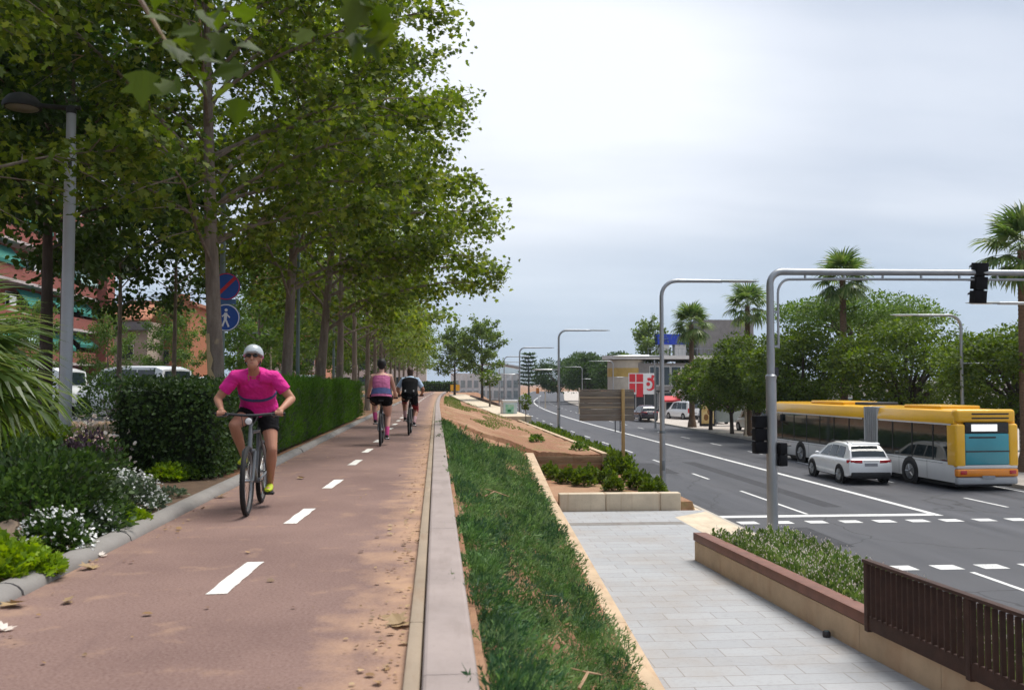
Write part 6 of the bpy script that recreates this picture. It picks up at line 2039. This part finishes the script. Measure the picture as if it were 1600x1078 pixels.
def rider(label, loc, rz, p, crank):
    t = thing('person', label, 'person', loc, rz)
    vox = p.get('vox', .007); w = p.get('w', 1.0); hips = p.get('hips', 1.0)
    pel = Vector((0, -.245, 1.01)); sh = Vector(p['sh']); hd = Vector(p['head'])
    spine = [pel + Vector((0, -.01, -.075)), pel, pel.lerp(sh, .30) + Vector((0, -.025, .0)), pel.lerp(sh, .62) + Vector((0, -.035, 0)), pel.lerp(sh, .88) + Vector((0, -.02, 0)), sh + Vector((0, 0, .02))]
    wid = [.10 * hips, .172 * hips * w, .150 * w * (.5 + .5 * hips), .165 * w, .165 * w, .105 * w]
    dep = [.08, .125 * hips, .108 * w, .118 * w, .105 * w, .065]

    def torso(b, i0, i1, gr):
        rings = []
        for i in range(i0, i1 + 1):
            d = (spine[min(i + 1, 5)] - spine[max(i - 1, 0)]).normalized(); f = Vector((1, 0, 0)).cross(d)
            rings.append([spine[i] + Vector((1, 0, 0)) * math.copysign(abs(math.cos(q)) ** .85, math.cos(q)) * (wid[i] + gr) + f * math.sin(q) * (dep[i] + gr) for q in [2 * math.pi * j / 22 for j in range(22)]])
        b.loft(rings)
    b = MB(); torso(b, 0, 5, 0)
    nk = hd + Vector((0, -.02, -.10))
    b.tube([sh + Vector((0, -.01, -.02)), nk + Vector((0, 0, .02))], [.066, .055], 14, ball=True)
    # head: skull, jaw, nose, ears
    tilt = p.get('tilt', 0.0); HR = Matrix.Rotation(-tilt, 3, 'X')

    def hp(x, y, z): return hd + HR @ Vector((x, y, z))
    b.ball(hd + HR @ Vector((0, -.01, .025)), (.076, .096, .098), 20, 14, rot=HR)
    b.ball(hp(0, .032, -.055), (.055, .060, .068), 16, 10, rot=HR)
    b.tube([hp(0, .088, .018), hp(0, .108, -.022)], [.009, .016], 8, ball=True)
    b.ball(hp(0, .079, -.060), (.024, .010, .010), 10, 6, rot=HR)
    for s in (-1, 1): b.ball(hp(s * .078, -.008, -.005), (.011, .024, .034), 10, 6, rot=HR); b.ball(hp(s * .032, .078, .034), (.022, .014, .008), 8, 6, rot=HR)
    arms = {}
    for s in (-1, 1):
        S0 = sh + Vector((s * .175 * w, 0, -.035)); grip = Vector((s * .285, .405, 1.0))
        wr_ = grip + Vector((s * .012, -.075, .045)); E = ik(S0, wr_, .29, .265, (s * p.get('elbow', .5), -.35, -.6))
        arms[s] = (S0, E, wr_)
        b.tube([sh + Vector((s * .08 * w, 0, -.03)), S0, S0.lerp(E, .4), E], [.062 * w, .058 * w, .048 * w, .040], 14, ball=True)
        b.tube([E, E.lerp(wr_, .3), wr_], [.040, .042, .026], 14, ball=True)
        b.tube([wr_, grip + Vector((0, -.012, .034))], [.026, .030], 10, ball=True)
        for k in range(4):
            x = grip.x + s * (.034 - .0225 * k); r = .0098 - (.0012 if k == 0 else 0)
            L = (.9, 1.0, 1.05, 1.0)[k]
            pts = [Vector((x, grip.y + .028 * math.cos(a), grip.z + .002 + .028 * math.sin(a))) for a in (R(115), R(60 - 5 * k), R(5), R(-55 * L), R(-120 * L))]
            b.tube(pts, [r * 1.05, r * 1.05, r, r * .95, r * .85], 8, ball=True)
        b.tube([grip + Vector((-s * .028, -.035, .026)), grip + Vector((-s * .05, -.024, .0)), grip + Vector((-s * .052, .005, -.024))], [.013, .011, .0095], 8, ball=True)
    legs = {}
    for s, a in ((1, crank), (-1, crank + math.pi)):
        H = pel + Vector((s * .088 * hips, .01, -.015))
        ped = BB + Vector((s * .125, .17 * math.cos(a), .17 * math.sin(a)))
        low = (math.sin(a) < 0)
        ank = ped + Vector((0, -.085, .105 if low else .095)); K = ik(H, ank, .445, .43, (s * p.get('knee', .12), 1, .25))
        legs[s] = (H, K, ank, ped)
        b.tube([H, H.lerp(K, .35), H.lerp(K, .75), K], [.098 * hips, .086 * hips, .066 * hips, .056], 14, ball=True)
        b.tube([K, K.lerp(ank, .3), K.lerp(ank, .65), ank], [.055, .058, .044, .034], 14, ball=True)
        b.tube([ank, ank + Vector((0, .0, -.05)), ped + Vector((0, .09, .045))], [.036, .04, .03], 10, ball=True)
    remesh(b, 'body', p['skin'], t, vox, 3)
    # eyes, mouth
    for s in (-1, 1):
        e = MB(); e.ball(hp(s * .031, .073, .016), .0125, 10, 8); eo = e.build('eye', M['eye_white'], t)
        e = MB(); e.ball(hp(s * .031, .082, .016), .0068, 8, 6); e.build('iris', M['eye'], eo)
    e = MB(); e.ball(hp(0, .0875, -.062), (.021, .004, .0045), 10, 6, rot=HR); e.build('mouth', M['lip'], t)
    # clothes
    c = MB(); gr = .013
    torso(c, p.get('top_from', 1), 5 if not p.get('tank') else 4, gr)
    sl = p.get('sleeve', 0)
    if sl:
        for s in (-1, 1):
            S0, E, _ = arms[s]
            c.tube([sh + Vector((s * .06, 0, -.03)), S0, S0.lerp(E, sl)], [.074 * w, .070 * w, (.058 if sl < .8 else .052) * w + .004], 16)
    if p.get('tank'):
        for s in (-1, 1): c.tube([spine[4] + Vector((s * .085, -.05, .02)), sh + Vector((s * .085, -.01, .035)), spine[4] + Vector((s * .085, .09, .0))], .026, 8)
    if sl: c.tube([sh + Vector((0, -.005, -.02)), sh + Vector((0, .012, .055))], [.085, .068], 16)
    top = wrinkle(remesh(c, p.get('top_name', 'jersey'), p['top'], t, vox, 3), .0075, p['sh'][2])
    if p.get('band'):
        c = MB(); d0 = spine[1].lerp(spine[2], .15); 
        def ringat(f, g):
            i = int(f); u_ = f - i
            cpt = spine[i].lerp(spine[i + 1], u_); wd = wid[i] * (1 - u_) + wid[i + 1] * u_ + g; dp = dep[i] * (1 - u_) + dep[i + 1] * u_ + g
            d = (spine[i + 1] - spine[i]).normalized(); f_ = Vector((1, 0, 0)).cross(d)
            return [cpt + Vector((1, 0, 0)) * math.copysign(abs(math.cos(q)) ** .85, math.cos(q)) * wd + f_ * math.sin(q) * dp for q in [2 * math.pi * j / 26 for j in range(26)]]
        c.loft([ringat(f, gr + .007) for f in p['band'][:-1]]); c.build('waist_band', p['band'][-1], top)
    c = MB(); rings = []
    torso(c, 0, 1, .017)
    cov = p.get('short_len', .5)
    for s in (-1, 1):
        H, K, A, _ = legs[s]
        c.tube([H + Vector((-s * .02, 0, .03)), H, H.lerp(K, cov)], [.11 * hips, .114 * hips, (.098 - .045 * cov) * hips + .012], 18)
    q0 = spine[1].lerp(spine[2], .35)
    c.tube([spine[0], spine[1], q0], [.12 * hips, .165 * hips, .145 * hips], 20, flat=.78, ref=(0, 1, 0))
    wrinkle(remesh(c, 'shorts', M['lycra_black'], t, vox, 3), .008, 3)
    if p.get('legging'):
        for s in (-1, 1):
            H, K, A, _ = legs[s]
            c = MB(); c.tube([H.lerp(K, .5), H.lerp(K, .8), K, K.lerp(A, .18)], [.088 * hips, .074 * hips, .068, .066], 16); c.build('knee_legging', p['legging'], t)
    for s in (-1, 1):
        H, K, A, ped = legs[s]
        if p.get('sock'):
            c = MB(); c.tube([K.lerp(A, .62), A, A + Vector((0, .01, -.03))], [.05, .041, .043], 14); c.build('sock', p['sock'], t)
        c = MB()
        o_ = ped + Vector((0, .0, .022))
        sec = [(-.135, .022, .030, .055), (-.11, .034, .0, .085), (-.06, .037, .0, .082), (.0, .041, .0, .068), (.06, .044, .0, .055), (.10, .040, .002, .045), (.135, .022, .008, .032)]
        c.loft([[o_ + Vector((s * .0 + wd * math.cos(q), y, zb + (zt - zb) * (.5 + .5 * math.sin(q)))) for q in [2 * math.pi * j / 14 for j in range(14)]] for y, wd, zb, zt in sec])
        so = c.build('shoe', p['shoe'], t)
        c = MB(); c.loft([[o_ + Vector((wd * 1.03 * math.cos(q), y, -.004 + .010 * math.sin(q))) for q in [2 * math.pi * j / 14 for j in range(14)]] for y, wd in ((-.132, .024), (-.09, .036), (0, .042), (.07, .045), (.125, .030))]); c.build('sole', M['black'] if p['shoe'] is not M['shoe_dark'] else M['white'], so)
    # hair / helmet
    if p.get('helmet'):
        c = MB(); rings = []
        for k in range(10):
            a = R(-8 + 96 * k / 9)
            rings.append([hp(.101 * math.cos(a) ** .8 * math.cos(q), -.012 + .132 * math.cos(a) ** .8 * math.sin(q), .045 + .105 * math.sin(a) - .022 * math.sin(q) * math.cos(a) * -.5) for q in [2 * math.pi * j / 28 for j in range(28)]])
        c.loft(rings); he = c.build('helmet', M['helmet'], t)
        c = MB()
        for x in (-.05, 0, .05):
            c.tube([hp(x, .105 - abs(x) * .4, .085), hp(x * .9, .05, .142 - abs(x) * .25), hp(x * .85, -.05, .146 - abs(x) * .25), hp(x * .8, -.115, .095)], .0095, 6, flat=.5)
        c.build('vent', M['dark'], he)
        c = MB(); c.loft([[hp(x, y, z) for x, y, z in ((-.085, .06, .045), (-.045, .135, .05), (.045, .135, .05), (.085, .06, .045))], [hp(x, y, z) for x, y, z in ((-.085, .06, .055), (-.045, .135, .058), (.045, .135, .058), (.085, .06, .055))]]); c.build('visor', M['helmet'], he)
        c = MB()
        for s in (-1, 1): c.tube([hp(s * .088, -.02, .04), hp(s * .072, .015, -.05), hp(s * .02, .03, -.118)], .005, 5)
        c.build('chin_strap', M['black'], he)
        c = MB(); c.loft([[hp(.079 * math.cos(q), -.012 + .098 * math.sin(q), z) for q in [R(200 + 140 * j / 12) for j in range(13)]] for z in (.06, .02, -.03)], closed=False, cap=False); c.build('hair', M['hair_brown'], t)
        c = MB()
        for s in (-1, 1): c.ball(hp(s * .032, .088, .017), (.027, .009, .019), 12, 8, rot=HR)
        c.tube([hp(-.01, .094, .022), hp(.01, .094, .022)], .004, 5)
        for s in (-1, 1): c.tube([hp(s * .055, .084, .02), hp(s * .08, .0, .018)], .0035, 5)
        c.build('sunglasses', M['black'], t)
    else:
        c = MB(); c.ball(hp(0, -.026, .040), p.get('hair_r', (.086, .098, .100)), 20, 14, rot=HR)
        if p.get('bun'): c.ball(hp(*p['bun']), p.get('bun_r', (.05, .05, .05)), 14, 10)
        c.ball(hp(0, -.06, -.02), (.072, .055, .075), 14, 10, rot=HR)
        h_ = remesh(c, 'hair', p['hair'], t, .008, 2)
        h_.location = (0, 0, 0)
    if p.get('vest'):
        c = MB(); torso(c, 1, 4, .034)
        for s in (-1, 1): c.tube([spine[4] + Vector((s * .11, -.08, .02)), sh + Vector((s * .11, -.01, .03)), spine[4] + Vector((s * .11, .10, -.02))], .035, 8)
        vs_ = remesh(c, 'vest', M['lycra_black'], t, .009, 3)
        c = MB()
        for s in (-1, 1): c.box(spine[1].lerp(spine[2], .9) + Vector((s * .105, -.175, .0)), (.03, .05, .045))
        c.build('reflector', M['white'], vs_, bevel=.005)
    return t


CY1 = on_z(381, 806, 0)
loc1 = (CY1.x, CY1.y + .56, 0); rz1 = math.pi + .05
cr1 = R(62)
bicycle('dark bicycle ridden toward the viewer on the left of the path', loc1, rz1, M['frame_grey'], cr1, light=True, tyre_w=.026)
rider('cyclist in a bright pink jersey and grey helmet riding toward the viewer', loc1, rz1,
      dict(sh=(0, .13, 1.405), head=(0, .245, 1.555), tilt=-.22, skin=M['skin_tan'], top=M['lycra_pink'], sleeve=.62, elbow=.65, knee=.25, helmet=True, shoe=M['shoe_lime'], w=1.12, hips=1.05, vox=.006, short_len=.55,
           band=(2.62, 2.72, 2.82, M['lycra_navy'])), cr1)
CY2 = on_z(593.5, 697, 0)
loc2 = (CY2.x, CY2.y + .5 + .345 * .0, 0); cr2 = R(250)
bicycle('black bicycle under the cyclist in the mauve top', loc2, .02, M['frame_dark'], cr2)
rider('cyclist in a mauve and navy tank top and black shorts riding away', loc2, .02,
      dict(sh=(0, -.03, 1.495), head=(0, .02, 1.70), tilt=.05, skin=M['skin_pale'], top=M['lycra_mauve'], tank=True, top_name='tank_top', elbow=.75, knee=.12, shoe=M['shoe_dark'], sock=M['sock_pink'], hair=M['hair_black'], hair_r=(.098, .108, .112), bun=(0, -.10, .06), bun_r=(.06, .05, .06),
           w=1.06, hips=1.28, short_len=.28, band=(1.35, 1.7, 2.15, M['lycra_navy'])), cr2)
CY3 = on_z(639.5, 680, 0)
loc3 = (CY3.x, CY3.y + .5, 0); cr3 = R(200)
bicycle('dark bicycle under the cyclist in the black vest', loc3, -.02, M['frame_dark'], cr3)
rider('cyclist in a black vest over pale blue sleeves and red leggings riding away', loc3, -.02,
      dict(sh=(0, .06, 1.44), head=(0, .13, 1.60), tilt=-.15, skin=M['skin_tan'], top=M['cloth_blue'], sleeve=.75, top_name='shirt', elbow=.6, knee=.15, shoe=M['shoe_dark'], sock=M['legging_pale'], hair=M['hair_brown'], bun=(0, -.09, .07), bun_r=(.045, .045, .05),
           w=1.06, hips=1.08, short_len=.62, legging=M['legging_red'], vest=True), cr3)
# far figures at the end of the path and by the road
fg = thing('small_sign', 'small yellow and white sign standing at the far end of the path', 'sign', (2.6 + .4, 150, 0))
b = MB(); b.box((0, 0, .7), (1.5, .1, 1.0)); b.build('panel', M['bus_yellow'], fg)
b = MB(); b.box((-.6, 0, .1), (.08, .3, .2)); b.box((.6, 0, .1), (.08, .3, .2)); b.build('foot', M['white'], fg)
# ------------------------------------------------------------------ air
hz = bpy.data.materials.new('haze_air'); hz.use_nodes = True
hn_ = hz.node_tree.nodes; hn_.remove(hn_['Principled BSDF'])
pv_ = hn_.new('ShaderNodeVolumePrincipled'); pv_.inputs['Color'].default_value = (.76, .87, 1.0, 1); pv_.inputs['Density'].default_value = .00016; pv_.inputs['Anisotropy'].default_value = .3
hz.node_tree.links.new(pv_.outputs[0], hn_['Material Output'].inputs['Volume'])
b = MB(); b.box((0, 3400, 148), (12800, 7800, 312)); tag(b.build('haze', hz), 'thin pale air over the whole avenue', 'haze', kind='stuff')
